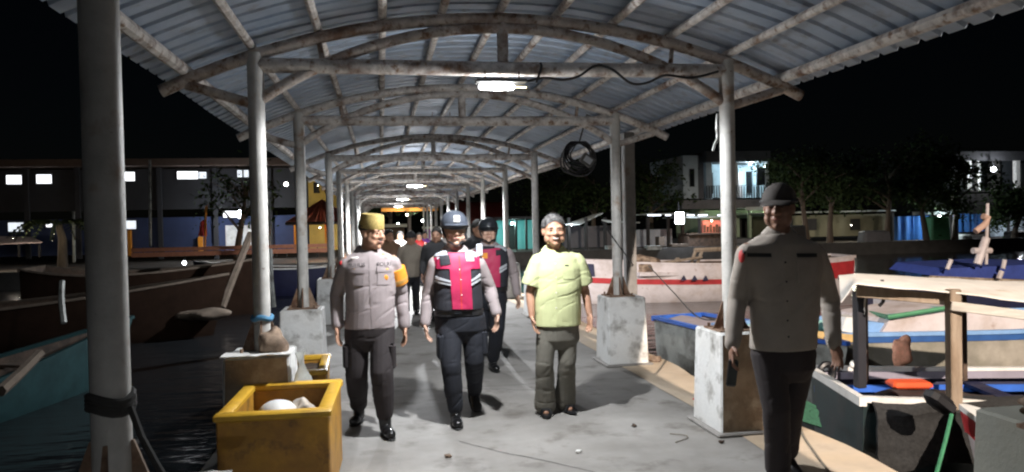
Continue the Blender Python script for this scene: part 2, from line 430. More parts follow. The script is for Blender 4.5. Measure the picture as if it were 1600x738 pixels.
def print_text(bvh, txt, px, py, Y0, size, m, parent, name='lettering'):
    cu = bpy.data.curves.new('t', 'FONT'); cu.body = txt; cu.size = size; cu.align_x = 'CENTER'; cu.align_y = 'CENTER'; cu.extrude = .0012
    o = bpy.data.objects.new('t', cu); C.objects.link(o)
    me = bpy.data.meshes.new_from_object(o.evaluated_get(bpy.context.evaluated_depsgraph_get()))
    bpy.data.objects.remove(o); bpy.data.curves.remove(cu)
    h, n = hit(bvh, at(px, py, Y0-.1), Y0)
    me.transform(Matrix.Translation(h+Vector((0, -.019, 0))) @ Matrix.Rotation(R(90), 4, 'X'))
    me.transform(wmat(parent).inverted()); me.materials.clear(); me.materials.append(m); me.name = name
    o = bpy.data.objects.new(name, me); C.objects.link(o); o.parent = parent; return o
def rot_zxy(yaw, tilt, roll=0):
    return (Matrix.Rotation(yaw, 3, 'Z') @ Matrix.Rotation(tilt, 3, 'X') @ Matrix.Rotation(roll, 3, 'Y'))
def head_shape(mb, c, h, Rm, wide=1.0):
    s = h/.235
    def P(x, y, z): return c + Rm @ Vector((x*s*wide, y*s, z*s))
    def E(x, y, z, a, b, d, Rx=None): mb.ell(P(x, y, z), (a*s*wide, b*s, d*s), Rm if Rx is None else Rm @ Rx, 18, 12)
    E(0, .012, .032, .074, .092, .086)
    E(0, -.022, -.02, .066, .068, .082)
    E(0, -.035, -.062, .052, .052, .056)
    E(0, -.070, -.096, .022, .020, .020)
    E(-.046, -.03, -.058, .026, .046, .04); E(.046, -.03, -.058, .026, .046, .04)
    E(-.038, -.066, -.024, .024, .020, .020); E(.038, -.066, -.024, .024, .020, .020)
    E(-.030, -.072, .024, .028, .015, .011); E(.030, -.072, .024, .028, .015, .011)
    E(-.031, -.066, .004, .022, .018, .018); E(.031, -.066, .004, .022, .018, .018)
    mb.limb([P(0, -.086, .020), P(0, -.104, -.022)], [.009*s, .014*s], 8)
    E(-.013, -.094, -.026, .010, .011, .009); E(.013, -.094, -.026, .010, .011, .009)
    E(0, -.083, -.054, .026, .014, .010); E(0, -.081, -.066, .022, .014, .009)
    for q in (-1, 1): E(q*.074, .008, -.008, .010, .022, .034)
    return P
def hand_shape(mb, w, d, n, fwd, s=1.0, curl=.5):
    """w wrist, d along fingers, n towards the palm side, fwd thumb side."""
    d = d.normalized(); fwd = (fwd-d*fwd.dot(d)).normalized(); n = (n-d*n.dot(d)-fwd*n.dot(fwd)).normalized()
    Rm = Matrix((fwd, n, d)).transposed()
    mb.ell(w+d*.045*s, (.040*s, .017*s, .052*s), Rm, 12, 10); mb.ell(w+d*.075*s, (.041*s, .013*s, .022*s), Rm, 12, 8)
    for k, (o_, l_) in enumerate(((.033, .070), (.011, .080), (-.011, .074), (-.032, .056))):
        p = w + d*.083*s + fwd*o_*s; dd = (d + fwd*o_*2.2 + n*.15*(k+1)*.4).normalized(); pts = [p]
        for j, fr in enumerate((.45, .32, .23)):
            p = p + dd*l_*fr*s; pts.append(p)
            dd = (dd*math.cos(curl*(.7+.1*k)) + n*math.sin(curl*(.7+.1*k))).normalized()
        mb.limb(pts, [.0092*s, .0086*s, .0078*s, .0068*s], 8)
    t0 = w + d*.022*s + fwd*.028*s
    mb.limb([t0, t0+(d*.55+fwd*.62+n*.25).normalized()*.040*s, t0+(d*.55+fwd*.62+n*.25).normalized()*.040*s+(d*.9+fwd*.2+n*.3).normalized()*.030*s], [.014*s, .0105*s, .0085*s], 8)
def ring(c, rx, ry, n=28, e=2.5, tilt=0):
    out = []
    for k in range(n):
        a = 2*math.pi*k/n; ca, sa = math.cos(a), math.sin(a)
        out.append(c + Vector((rx*math.copysign(abs(ca)**(2/e), ca), ry*math.copysign(abs(sa)**(2/e), sa), tilt*sa)))
    return out
def resample(rows, k=4):
    out = []
    for i in range(len(rows)-1):
        for j in range(k):
            f = j/k; out.append(tuple(rows[i][q]*(1-f)+rows[i+1][q]*f for q in range(len(rows[i]))))
    out.append(rows[-1]); return out
def torso(mb, rows, Y0, grow=0, dy=0, e=2.5):
    """rows: (py, pxl, pxr, ry[, dy]) top to bottom."""
    rings = []
    rows = [r if len(r) == 5 else (*r, 0) for r in rows]
    for py, a, b_, ry, d in resample(rows):
        l = at(a, py, Y0+d+dy); r = at(b_, py, Y0+d+dy); c = (l+r)/2
        rings.append(ring(c, (r-l).length/2+grow, ry+grow, e=e))
    mb.loft(rings); return mb
def wr(amp, fx=9, fz=14, seed=0, band=None):
    def f(p):
        q = (p.x*fx*.45+p.z*fx*.30+seed, p.y*fx*.5, p.z*fz*.8-p.x*fz*.35)
        v = noise.noise(q); w2 = noise.noise((q[0]*1.9+7, q[1]*2, q[2]*1.7))
        v = .55*v + .12*w2 - .55*math.exp(-(v/.07)**2)*min(1, abs(w2)*4) + .1
        a = amp
        if band:
            a = amp*.85*(.28+sum(math.exp(-((p.z-z0)/w0)**2)*g for z0, w0, g in band))
        return a*v
    return f
m_skin = mat('brown_skin', (.44, .245, .16), .5, .12, 14, (.36, .18, .115), 9, .6, .12)
m_skin2 = mat('tan_skin', (.54, .34, .25), .48, .12, 14, (.44, .25, .17), 9, .6, .12)
m_hair = mat('black_hair', (.016, .015, .014), .7, .5, 60, (.10, .096, .092), 22, .52, .12)
m_eye = mat('dark_eye', (.02, .013, .01), .3, 0)
m_lip = mat('lip', (.30, .12, .09), .5, .1)
m_boot = mat('black_leather', (.012, .012, .013), .28, .3, 12)
m_greyc = mat('mauve_grey_cloth', (.30, .255, .255), .85, .12, 7, bump=.2, bsc=150)
m_browntr = mat('dark_brown_cloth', (.026, .020, .021), .85, .2, 8, bump=.2, bsc=150)
m_navytr = mat('navy_cloth', (.011, .013, .020), .85, .25, 8, bump=.2, bsc=150)
m_magenta = mat('magenta_fabric', (.42, .014, .075), .6, .12, 10, bump=.15, bsc=120)
m_vest = mat('black_fabric', (.018, .019, .026), .8, .2, 12, bump=.2, bsc=120)
m_silver = mat('silver_reflective', (.55, .58, .62), .35, .08, 30, metal=.2)
m_lime = mat('pale_lime_cloth', (.50, .53, .28), .85, .08, 10, bump=.2, bsc=160)
m_olive = mat('grey_olive_cloth', (.13, .122, .10), .85, .2, 9, bump=.2, bsc=150)
m_khaki = mat('khaki_cloth', (.30, .26, .21), .85, .12, 8, bump=.2, bsc=150)
m_gold = mat('gold_brocade', (.46, .35, .12), .5, .2, 90, (.32, .23, .08), 120, .55, .08, metal=.2)
m_helm = mat('grey_helmet_paint', (.045, .052, .066), .35, .15, 8)
m_helm2 = mat('black_helmet_paint', (.02, .024, .028), .35, .2, 8)
m_orange = mat('orange_cloth', (.85, .32, .03), .7, .15, 20)
m_gilt = mat('gilt_badge', (.75, .42, .12), .4, .2, 40, metal=.3)
m_badgew = mat('pale_badge', (.75, .70, .66), .5, .2, 40)
m_ink = mat('dark_print', (.02, .02, .02), .7, 0)
m_red = mat('red_cloth', (.5, .03, .03), .7, .15)

def person(name, label, Y0, sp, group=None):
    """sp: photo-measured skeleton (pixels at depth Y0, optional third value = metres towards or away)."""
    def J(t): return at(t[0], t[1], Y0 + (t[2] if len(t) > 2 else 0))
    def G(t): return gz(t[0], t[1], t[2] if len(t) > 2 else .09)
    vox = sp.get('vox', .0065)
    fl_, fr_ = G(sp['ankL']), G(sp['ankR'])
    base = Vector(((fl_.x+fr_.x)/2, (fl_.y+fr_.y)/2, 0))
    root = thing(name, base, label, 'person', group)
    skin = sp.get('skin', m_skin)
    hc = J(sp['head']); hh = sp.get('hh', .235); Rm = rot_zxy(R(sp.get('yaw', 0)), R(sp.get('tilt', 0)), R(sp.get('hroll', 0)))
    # body: one continuous skin
    b = MB(); P = head_shape(b, hc, hh, Rm, sp.get('wide', 1.0))
    nk = J(sp['neck']); b.limb([nk+Vector((0, .01, -.06)), hc+Rm @ Vector((0, .02, -.06))], [.062, .056], 14)
    torso(b, sp['torso'], Y0, -.022)
    arms = {}
    for q in 'LR':
        if 'sh'+q not in sp: continue
        sh, el, wri = J(sp['sh'+q]), J(sp['el'+q]), J(sp['wr'+q]); arms[q] = (sh, el, wri)
        b.limb([sh, sh.lerp(el, .5), el, el.lerp(wri, .4), wri], [.048, .044, .037, .036, .026], 12)
        hd = J(sp['hd'+q])-wri if 'hd'+q in sp else (wri-el)
        inward = Vector((1 if q == 'L' else -1, .15, 0))
        hand_shape(b, wri, hd, inward, Vector((-.25 if q == 'L' else .25, -1, 0)) if not sp.get('thumb'+q) else Vector(sp['thumb'+q]), sp.get('hs', 1.0), sp.get('curl'+q, .45))
    legs = {}
    for q in 'LR':
        hp, kn, an = J(sp['hip'+q]), J(sp['kn'+q]), G(sp['ank'+q]); legs[q] = (hp, kn, an)
        b.limb([hp, hp.lerp(kn, .5), kn, kn.lerp(an, .35), an], [.078, .068, .050, .047, .034], 12)
        f = Vector(sp.get('ft'+q, (0, -1, 0))).normalized()
        pt_ = R(sp.get('fp'+q, 0)); f = f*math.cos(pt_)-Vector((0, 0, math.sin(pt_))); u_ = Vector((0, 0, 1))-f*f.z; u_.normalize()
        b.limb([an-u_*.03, an+f*.09-u_*.055], [.032, .026], 10)
    body, bb = fuse(b, 'body', skin, root, vox, 2)
    s = hh/.235
    for q in (-1, 1):
        MB().ell(P(q*.030, -.0835, .005), (.011*s, .004*s, .0035*s), Rm).build('eye', m_eye, body, True)
        MB().limb([P(q*.016, -.087, .022), P(q*.034, -.087, .026), P(q*.050, -.076, .021)], [.002*s, .003*s, .002*s], 6).build('eyebrow', m_hair, body, True)
    MB().limb([P(-.022, -.092, -.058), P(0, -.0975, -.060), P(.022, -.092, -.058)], [.003*s, .0045*s, .003*s], 6).build('mouth', m_lip, body, True)
    if sp.get('teeth'): MB().limb([P(-.017, -.0945, -.0575), P(0, -.0995, -.0590), P(.017, -.0945, -.0575)], [.0018*s, .0030*s, .0018*s], 6).build('teeth', m_badgew, body, True)
    if sp.get('moustache'):
        MB().limb([P(-.022, -.097, -.047), P(0, -.102, -.043), P(.022, -.097, -.047)], [.002*s, .004*s, .002*s], 6).build('moustache', m_hair, body, True)
    if sp.get('hair'):
        hb = MB()
        def hf(u, v):
            ph = 2*math.pi*u; th = v*R(sp.get('hairth', 100))
            front = max(0, -math.sin(ph)); th *= (1-.36*front**2.2)
            k = 1.03+.045*noise.noise((math.cos(ph)*13, math.sin(ph)*13, th*14))-.05*v**6
            return P(.080*math.sin(th)*math.cos(ph)*k, .012+.100*math.sin(th)*math.sin(ph)*k, .028+.097*math.cos(th)*k)
        hb.grid(hf, 60, 24)
        rn = random.Random(int(hc.x*100)+3)
        for i in range(1500):                    # short strands over the scalp
            u_, v_ = rn.random(), rn.random()**.6
            p_ = hf(u_, v_); q_ = hf(u_, max(0, v_-.02)); o_ = (p_-hc).normalized(); d_ = (o_*.75+(p_-q_).normalized()*.8+Vector((rn.gauss(0, .35), rn.gauss(0, .35), rn.gauss(0, .3)))).normalized()*rn.uniform(.006, .013)
            w_ = d_.cross(o_).normalized()*.0016 if d_.cross(o_).length > 1e-6 else Vector((.0016, 0, 0))
            hb.add([p_-o_*.002-w_, p_-o_*.002+w_, p_+d_], [(0, 1, 2)])
        hr = hb.build('hair', sp.get('hair'), root, False); hr['kind'] = 'stuff'
        for pl in hr.data.polygons: pl.use_smooth = len(pl.vertices) == 4
    # trousers
    tr = sp.get('trousers')
    if tr:
        b = MB(); w0 = list(sp['waist']); r_ = w0[-1]; c_, h_ = (r_[1]+r_[2])/2, (r_[2]-r_[1])/2
        w0.append((r_[0]+h_*.45, c_-h_*.78, c_+h_*.78, r_[3]*.66))
        torso(b, w0, Y0, e=2.1)
        RL = sp.get('legr', [.098, .088, .078, .078, .085])
        for q in 'LR':
            hp, kn, an = legs[q]; fr = sp.get('hem'+q, 1.0); en = kn.lerp(an, fr)
            b.limb([hp, hp.lerp(kn, .5), kn, kn.lerp(en, .5), en], [q_*.95 for q_ in RL], 16)
        bands = [(legs['L'][1].z, .10, .7), (legs['L'][2].z+.10, .12, 1.0), (legs['L'][0].z-.05, .1, .4)]
        tro, tb = fuse(b, 'trousers', tr, root, sp.get('cv', .0065), 4, wr(sp.get('wamp', .011)*.75, 7, 11, len(label), bands))
    # shirt
    def nar(r, k): c_ = (r[1]+r[2])/2; h_ = (r[2]-r[1])/2*k; return (r[0], c_-h_, c_+h_, *r[3:])
    rows = list(sp['shirt']); rows[1] = nar(rows[1], .84); rows[2] = nar(rows[2], .93)
    b = MB(); torso(b, rows, Y0, e=2.12)
    for q in 'LR':
        if q not in arms: continue
        sh, el, wri = arms[q]
        b.limb([nk+Vector((0, .012, -.022)), nk.lerp(sh, .5)+Vector((0, .012, -.010)), sh+Vector((0, 0, -.024))], [.064, .060, .064], 14)
        if sp.get('short'): en = sh.lerp(el, sp['short']); sh = sh+Vector((0, 0, -.015)); b.ell(sh, (.066,)*3); b.tube([sh, sh.lerp(en, .5), en], sp.get('slr', [.072, .078, .085]), 18)
        else: b.limb([sh+Vector((0, 0, -.022)), sh.lerp(el, .5), el, el.lerp(wri, .5), wri.lerp(el, .04)], [q_*.92 for q_ in sp.get('slr', [.068, .062, .053, .050, .045])], 14)
    zc = (J((800, sp['shirt'][0][0])).z + J((800, sp['shirt'][-1][0])).z)/2
    shirt, sb = fuse(b, 'shirt', sp['cloth'], root, sp.get('cv', .0065), 4, wr(sp.get('samp', .009), 6, 11, len(label)*3, [(zc-.1, .2, .6), (arms['L'][1].z if 'L' in arms else zc, .12, .6)]))
    # collar: two flaps round the neck, open in front
    cb = MB(); n0 = nk + Vector((0, .008, .040+sp.get('colz', .0)))
    def cf(u, v):
        a = R(-90+24) + R(312)*u
        rr = .064+.036*v; drop = -.040*v*(1+.8*max(0, -math.sin(a)))
        return n0 + Vector((rr*math.cos(a)*1.08, rr*math.sin(a)*.95, .014+drop-.035*max(0, -math.sin(a))))
    cb.grid(cf, 30, 4, (0, 0, -.006)); cb.build('collar', sp.get('collarm', sp['cloth']), shirt, True)
    # shoes
    for q in 'LR':
        hp, kn, an = legs[q]; f = Vector(sp.get('ft'+q, (0, -1, 0))).normalized()
        pitch = sp.get('fp'+q, 0); side = f.cross(Vector((0, 0, 1)))
        ff = (f*math.cos(R(pitch)) - Vector((0, 0, 1))*math.sin(R(pitch))).normalized(); uu = side.cross(ff)
        Rf = Matrix((side, ff, uu)).transposed()
        o_ = an - uu*.085
        if sp.get('shoe') == 'sandal':
            b = MB(); b.ell(o_+ff*.06+uu*.012, (.046, .135, .014), Rf, 16, 8)
            sn = b.build('sandal', m_boot, root, True)
            st = MB(); st.tube([o_+ff*.10+side*.048+uu*.012, o_+ff*.095+side*.03+uu*.05, o_+ff*.095-side*.03+uu*.05, o_+ff*.10-side*.048+uu*.012], .014, 8)
            st.build('strap', m_boot, sn, True)
            continue
        b = MB()
        b.ell(o_-ff*.015+uu*.045, (.040, .052, .050), Rf); b.ell(o_+ff*.06+uu*.040, (.043, .085, .040), Rf); b.ell(o_+ff*.125+uu*.036, (.046, .062, .036), Rf)
        b.ell(o_+ff*.155+uu*.034, (.040, .042, .032), Rf)
        ax = (kn-an).normalized()
        b.limb([o_+uu*.06, an+ax*sp.get('shaft', .16)], [.047, .056], 12)
        bo, _ = fuse(b, 'boot', m_boot, root, sp.get('cv', .009), 3)
        so = MB(); so.ell(o_+ff*.065+uu*.004, (.050, .145, .014), Rf, 16, 6); so.build('sole', m_ink, bo, True)
    return dict(root=root, body=body, shirt=shirt, sb=sb, P=P, Rm=Rm, J=J, hc=hc, arms=arms, legs=legs, nk=nk, s=s, tb=tb if tr else None, tro=tro if tr else None)
def dome(P, c, r, th, name, m, root, front=0, off=0):
    """open shell over the skull, its rim optionally lower behind"""
    b = MB()
    def g(u, v):
        ph = 2*math.pi*u; t_ = v*R(th)*(1+front*math.sin(ph))
        return P(c[0]+r[0]*math.sin(t_)*math.cos(ph), c[1]+r[1]*math.sin(t_)*math.sin(ph), c[2]+r[2]*math.cos(t_))
    b.grid(g, 36, 14); return b.build(name, m, root, True)
def disc_on(bvh, px, py, Y0, rx, rz, name, m, parent, t=.006):
    h, n = hit(bvh, at(px, py, Y0-.1), Y0)
    b = MB(); b.ell(h+Vector((0, -.002, 0)), (rx, t, rz), None, 14, 8); return b.build(name, m, parent, True)
def belt(pr, y0, y1, xl, xr, Y0, m, ry=.13):
    b = MB(); torso(b, [(y0, xl, xr, ry), (y1, xl, xr, ry)], Y0); return b.build('belt', m, pr['tro'] or pr['root'], True)

# --- man in the pale yellow-green shirt
Y = 6.08
sp = dict(head=(865, 360, -.03), hh=.25, tilt=2, yaw=-4, neck=(866, 393), hroll=-2, wide=1.10, teeth=True, hair=mat('greying_hair', (.045, .043, .041), .8, .5, 60, (.20, .195, .19), 26, .56, .12), hairth=96,
  torso=[(392, 852, 880, .06), (402, 838, 902, .08), (430, 835, 906, .11), (500, 842, 902, .11), (520, 842, 902, .11)],
  shL=(841, 406), elL=(828, 456, .02), wrL=(831, 494, -.03), hdL=(836, 518, -.06), shR=(901, 405), elR=(914, 454, .03), wrR=(921, 490, -.03), hdR=(922, 514, -.05),
  hipL=(855, 508), knL=(851, 568, -.05), ankL=(852, 630), hipR=(886, 508), knR=(886, 566, -.03), ankR=(883, 625),
  trousers=m_olive, waist=[(488, 841, 902, .115), (510, 840, 904, .13), (530, 838, 905, .125)], legr=[.092, .086, .077, .084, .098], hemL=1.02, hemR=1.02, wamp=.012,
  shirt=[(391, 852, 881, .06), (397, 842, 895, .08), (404, 834, 908, .095), (420, 833, 909, .12), (450, 836, 908, .135), (480, 836, 907, .14), (508, 836, 907, .145)],
  cloth=m_lime, short=.80, slr=[.070, .082, .088], shoe='sandal', ftL=(-.15, -1, 0), ftR=(.2, -1, 0), samp=.008, curlL=.5, curlR=.5)
yel = person('person', 'smiling man in pale yellow green short sleeved shirt and grey trousers', Y, sp)
patch(yel['sb'], [(864, 397), (869, 397), (871, 507), (866, 507)], Y, 'placket', m_lime, yel['shirt'], .003, 2, 20)
patch(yel['sb'], [(878, 411), (897, 411), (897, 436), (878, 436)], Y, 'pocket', m_lime, yel['shirt'], .004, 6, 6)
patch(yel['sb'], [(882, 414), (888, 414), (888, 416), (882, 416)], Y, 'pocket_tab', m_ink, yel['shirt'], .007, 1, 1)
for py in (412, 434, 457, 481): disc_on(yel['sb'], 867.5, py, Y, .006, .006, 'button', m_badgew, yel['shirt'], .004)

# --- officer on the left, head turned
Y = 5.95
sp = dict(head=(581, 364, -.02), hh=.245, yaw=48, tilt=6, neck=(575, 394), skin=m_skin, moustache=True, hair=m_hair, hairth=96,
  torso=[(392, 560, 590, .06), (402, 540, 612, .08), (430, 540, 616, .11), (490, 542, 612, .12), (520, 542, 612, .11)],
  shL=(542, 410), elL=(526, 462, .06), wrL=(527, 510, -.02), hdL=(528, 536, -.05), shR=(613, 408), elR=(627, 460, .08), wrR=(632, 510, .04), hdR=(633, 532, .02),
  hipL=(558, 512), knL=(557, 582, -.02), ankL=(561, 641), hipR=(598, 512), knR=(597, 584, -.16), ankR=(602, 661),
  trousers=m_browntr, waist=[(495, 541, 615, .12), (512, 539, 616, .135), (530, 539, 617, .13)], legr=[.100, .098, .090, .088, .070], hemL=.82, hemR=.80, wamp=.016,
  shirt=[(391, 560, 590, .06), (398, 545, 606, .08), (405, 534, 618, .095), (420, 535, 620, .12), (455, 540, 618, .135), (485, 540, 617, .14), (512, 538, 617, .14)],
  cloth=m_greyc, ftL=(-.25, -1, 0), ftR=(.25, -1, 0), samp=.010, shaft=.17, slr=[.070, .068, .060, .056, .050])
off = person('person', 'officer in mauve grey uniform and gold cap looking sideways, orange armband', Y, sp)
P = off['P']
b = MB(); rg = []
for z_, rx, ry in ((.030, .079, .098), (.036, .082, .101), (.10, .079, .098), (.135, .073, .092), (.142, .05, .066)):
    rg.append([P(rx*math.cos(2*math.pi*k/32), .006+ry*math.sin(2*math.pi*k/32), z_) for k in range(32)])
b.loft(rg); b.build('cap', m_gold, off['root'], True)
sb = off['sb']; sh = off['shirt']
patch(sb, [(575.5, 400), (579, 400), (585, 513), (581, 513)], Y, 'placket', m_greyc, sh, .003, 2, 20)
for q in ([(545, 419), (569, 419), (568, 446), (546, 446)], [(590, 417), (611, 417), (611, 445), (590, 445)]):
    pk = patch(sb, q, Y, 'pocket', m_greyc, sh, .005, 8, 8)
    x0, x1, yt = q[0][0], q[1][0], q[0][1]
    patch(sb, [(x0-1, yt), (x1+1, yt), (x1+1, yt+8), (x0-1, yt+8)], Y, 'pocket_flap', m_greyc, sh, .010, 6, 3)
for x, y, rx, rz, m, n_ in ((555, 404, .040, .012, m_badgew, 'wing_badge'), (599, 402, .036, .014, m_badgew, 'wing_badge'), (599, 399, .020, .010, m_gilt, 'crest_badge'), (556, 421, .018, .011, m_gilt, 'chest_badge'),
        (602, 421, .026, .010, m_gilt, 'chest_badge'), (602, 434, .024, .022, m_orange, 'round_emblem'), (532, 412, .012, .018, m_red, 'sleeve_patch')):
    disc_on(sb, x, y, Y, rx, rz, n_, m, sh)
print_text(sb, 'MUHLIS', 556, 414.5, Y, .040, m_ink, sh); print_text(sb, 'POLRI', 600, 413, Y, .040, m_ink, sh)
A = off['arms']['R']; b = MB()
b.tube([A[0].lerp(A[1], .22), A[0].lerp(A[1], .45), A[0].lerp(A[1], .66)], [.083, .083, .078], 20); b.build('armband', m_orange, off['root'], True)
b = MB(); b.tube([A[0].lerp(A[1], .50), A[0].lerp(A[1], .60)], [.0845, .082], 20); b.build('armband_strip', m_gilt, off['root'], True)
for q, dx in (('L', -1), ('R', 1)):
    hp, kn, an = off['legs'][q]; c_ = hp.lerp(kn, .62)+Vector((dx*.075, 0, 0))
    MB().bevbox(c_, (.055, .14, .19), .018).build('cargo_pocket', m_browntr, off['tro'], True)

# --- officer in the middle: helmet and magenta vest
def vest_officer(label, Y, sp, V, helm, dark=False):
    pr = person('person', label, Y, sp)
    P = pr['P']; root = pr['root']
    hl = dome(P, (0, .010, .040), (.104, .124, .106), 100, 'helmet', helm, root, -.10)
    b = MB(); b.tube([P(.106*math.cos(a), .010+.127*math.sin(a), .022+.018*max(0, -math.sin(a))) for a in [2*math.pi*k/28 for k in range(29)]], .006, 6); b.build('helmet_rim', m_black, hl, True)
    b = MB(); b.grid(lambda u, v: P((-.085+.17*u), -.098-.030*v*math.sin(math.pi*u)-.022*math.sin(math.pi*u), .044-.008*v), 12, 3, _up*.006); b.build('visor_peak', helm, hl, True)
    for k in (-1, 1):
        b = MB(); b.tube([P(k*.094, -.01, .02), P(k*.083, -.03, -.03), P(k*.055, -.055, -.085), P(0, -.078, -.118)], .008, 8); b.build('chin_strap', m_black, hl, True)
    if not dark:
        b = MB(); b.bevbox(P(0, -.110, .085), (.050, .014, .056), .006, pr['Rm']); em = b.build('emblem_plate', m_white, hl)
        b = MB()
        for k in (-1, 1): b.box(P(k*.011, -.1185, .085), (.006, .004, .030), pr['Rm'])
        b.box(P(0, -.1185, .088), (.020, .004, .006), pr['Rm']); b.build('emblem_mark', m_helm, em)
    else:
        b = MB(); b.bevbox(P(0, -.112, .075), (.03, .012, .03), .005, pr['Rm']); b.build('emblem_plate', m_helm, hl)
    b = MB(); torso(b, V['rows'], Y, .014)
    ve, vb = fuse(b, 'vest', m_vest, root, .007, 4, wr(.007, 6, 8, 5))
    for nm, q, m, o_ in V['panels']:
        patch(vb, q, Y, nm, m, ve, o_, 22, 26)
    for (x, y) in V.get('buttons', []): disc_on(vb, x, y, Y, .007, .007, 'snap_button', m_badgew, ve, .018)
    return pr, ve, vb
Y = 6.12
sp = dict(head=(710, 359, -.03), hh=.25, tilt=3, yaw=4, neck=(711, 392), skin=m_skin2,
  torso=[(392, 696, 726, .06), (402, 684, 740, .08), (430, 683, 746, .11), (470, 684, 744, .12), (500, 684, 750, .11)],
  shL=(681, 409), elL=(669, 460, .05), wrL=(664, 506, -.02), hdL=(668, 528, -.05), shR=(746, 408), elR=(764, 450, .06), wrR=(776, 490, -.02), hdR=(776, 513, -.05),
  hipL=(702, 498), knL=(705, 572, -.14), ankL=(712, 645), hipR=(739, 498), knR=(741, 562, -.05), ankR=(742, 609, .17),
  trousers=m_navytr, waist=[(478, 681, 751, .13), (495, 679, 758, .15), (515, 679, 761, .145)], legr=[.110, .100, .084, .078, .062], hemL=.90, hemR=1.02, wamp=.014,
  shirt=[(391, 695, 728, .06), (398, 684, 742, .08), (405, 676, 750, .095), (420, 677, 752, .12), (455, 680, 751, .135), (486, 680, 751, .14)],
  cloth=m_greyc, ftL=(0, -1, 0), ftR=(.15, -1, 0), fpR=48, samp=.010, shaft=.17, slr=[.072, .068, .060, .056, .050], collarm=m_greyc)
V = dict(rows=[(394, 694, 730, .07), (398, 684, 741, .09), (404, 680, 747, .105), (420, 681, 748, .13), (452, 681, 750, .145), (483, 680, 751, .15)],
  panels=[('magenta_yoke', [(680, 400), (749, 400), (750, 420), (679, 420)], m_magenta, .008), ('magenta_front', [(700, 396), (733, 396), (737, 482), (706, 482)], m_magenta, .011),
    ('shoulder_strip', [(674, 396), (698, 391), (699, 397), (675, 404)], m_silver, .014), ('shoulder_strip', [(727, 390), (749, 396), (748, 402), (728, 396)], m_silver, .014),
    ('reflective_strip', [(681, 432), (703, 438), (704, 446), (681, 441)], m_silver, .014), ('reflective_strip', [(735, 437), (750, 428), (750, 438), (735, 446)], m_silver, .014),
    ('reflective_edge', [(681, 436), (703, 441), (703, 443), (681, 438)], m_vest, .016), ('reflective_edge', [(735, 440), (750, 432), (750, 434), (735, 442)], m_vest, .016),
    ('chest_pocket', [(687, 401), (702, 399), (704, 413), (689, 415)], m_vest, .015), ('chest_emblem', [(727, 397), (739, 397), (740, 408), (728, 408)], m_badgew, .014),
    ('zip', [(716, 400), (718, 400), (721, 482), (719, 482)], m_red, .013)], buttons=[(717, 421), (719, 437), (720, 460)])
mid, ve, vb = vest_officer('helmeted officer in magenta and black vest walking in the middle, grey helmet with white emblem', Y, sp, V, m_helm)
belt(mid, 483, 491, 677, 755, Y, m_black, .152)
b = MB(); c_ = at(716, 487, Y-.155); b.bevbox(c_, (.06, .012, .045), .005); b.build('belt_buckle', m_helm, mid['tro'])
for q, dx in (('L', -1), ('R', 1)):
    hp, kn, an = mid['legs'][q]; MB().bevbox(hp.lerp(kn, .58)+Vector((dx*.08, 0, 0)), (.055, .15, .20), .018).build('cargo_pocket', m_navytr, mid['tro'], True)
b = MB(); c_ = at(749, 391, Y-.04); b.bevbox(c_, (.05, .03, .10), .008)
rd = b.build('handheld_radio', m_silver); tag(rd, 'silver grey handheld radio clipped at the shoulder of the middle officer', 'radio')
# --- second vest officer behind
Y = 7.95
sp = dict(head=(763, 361, -.03), hh=.235, tilt=2, yaw=-4, neck=(764, 384), skin=m_skin2,
  torso=[(383, 752, 775, .06), (391, 742, 790, .08), (410, 742, 794, .11), (440, 743, 793, .12), (460, 743, 793, .11)],
  shL=(740, 396), elL=(731, 432, .05), wrL=(728, 464, 0), shR=(793, 394), elR=(803, 428, .05), wrR=(808, 460, -.02), hdR=(811, 477, -.04),
  hipL=(755, 458), knL=(752, 510, .05), ankL=(748, 557), hipR=(778, 458), knR=(777, 512, -.10), ankR=(770, 565),
  trousers=m_navytr, waist=[(446, 744, 791, .13), (460, 743, 792, .14), (472, 743, 793, .135)], legr=[.100, .096, .084, .080, .066], hemL=.88, hemR=.88, wamp=.014,
  shirt=[(382, 752, 776, .06), (388, 742, 788, .08), (394, 738, 796, .10), (410, 740, 797, .12), (430, 742, 795, .13), (452, 742, 793, .14)],
  cloth=m_greyc, ftL=(0, -1, 0), ftR=(.1, -1, 0), samp=.010, slr=[.072, .066, .058, .054, .048])
V = dict(rows=[(385, 752, 779, .07), (388, 745, 786, .09), (394, 740, 792, .105), (410, 741, 793, .13), (430, 742, 792, .14), (449, 742, 791, .145)],
  panels=[('magenta_yoke', [(742, 392), (775, 388), (774, 409), (742, 409)], m_magenta, .008), ('magenta_front', [(756, 390), (781, 388), (780, 448), (760, 448)], m_magenta, .011),
    ('shoulder_strip', [(774, 379), (794, 386), (793, 391), (774, 385)], m_silver, .014), ('reflective_strip', [(779, 418), (791, 412), (791, 420), (779, 427)], m_silver, .014),
    ('reflective_edge', [(779, 422), (791, 416), (791, 417), (779, 423)], m_vest, .016), ('chest_pocket', [(774, 391), (785, 390), (785, 398), (774, 400)], m_vest, .015),
    ('chest_emblem', [(752, 396), (761, 395), (761, 404), (752, 404)], m_orange, .014)])
sec, ve2, vb2 = vest_officer('second helmeted officer in magenta vest walking behind, black helmet, partly hidden', Y, sp, V, m_helm2, True)
belt(sec, 449, 455, 743, 793, Y, m_black, .142)
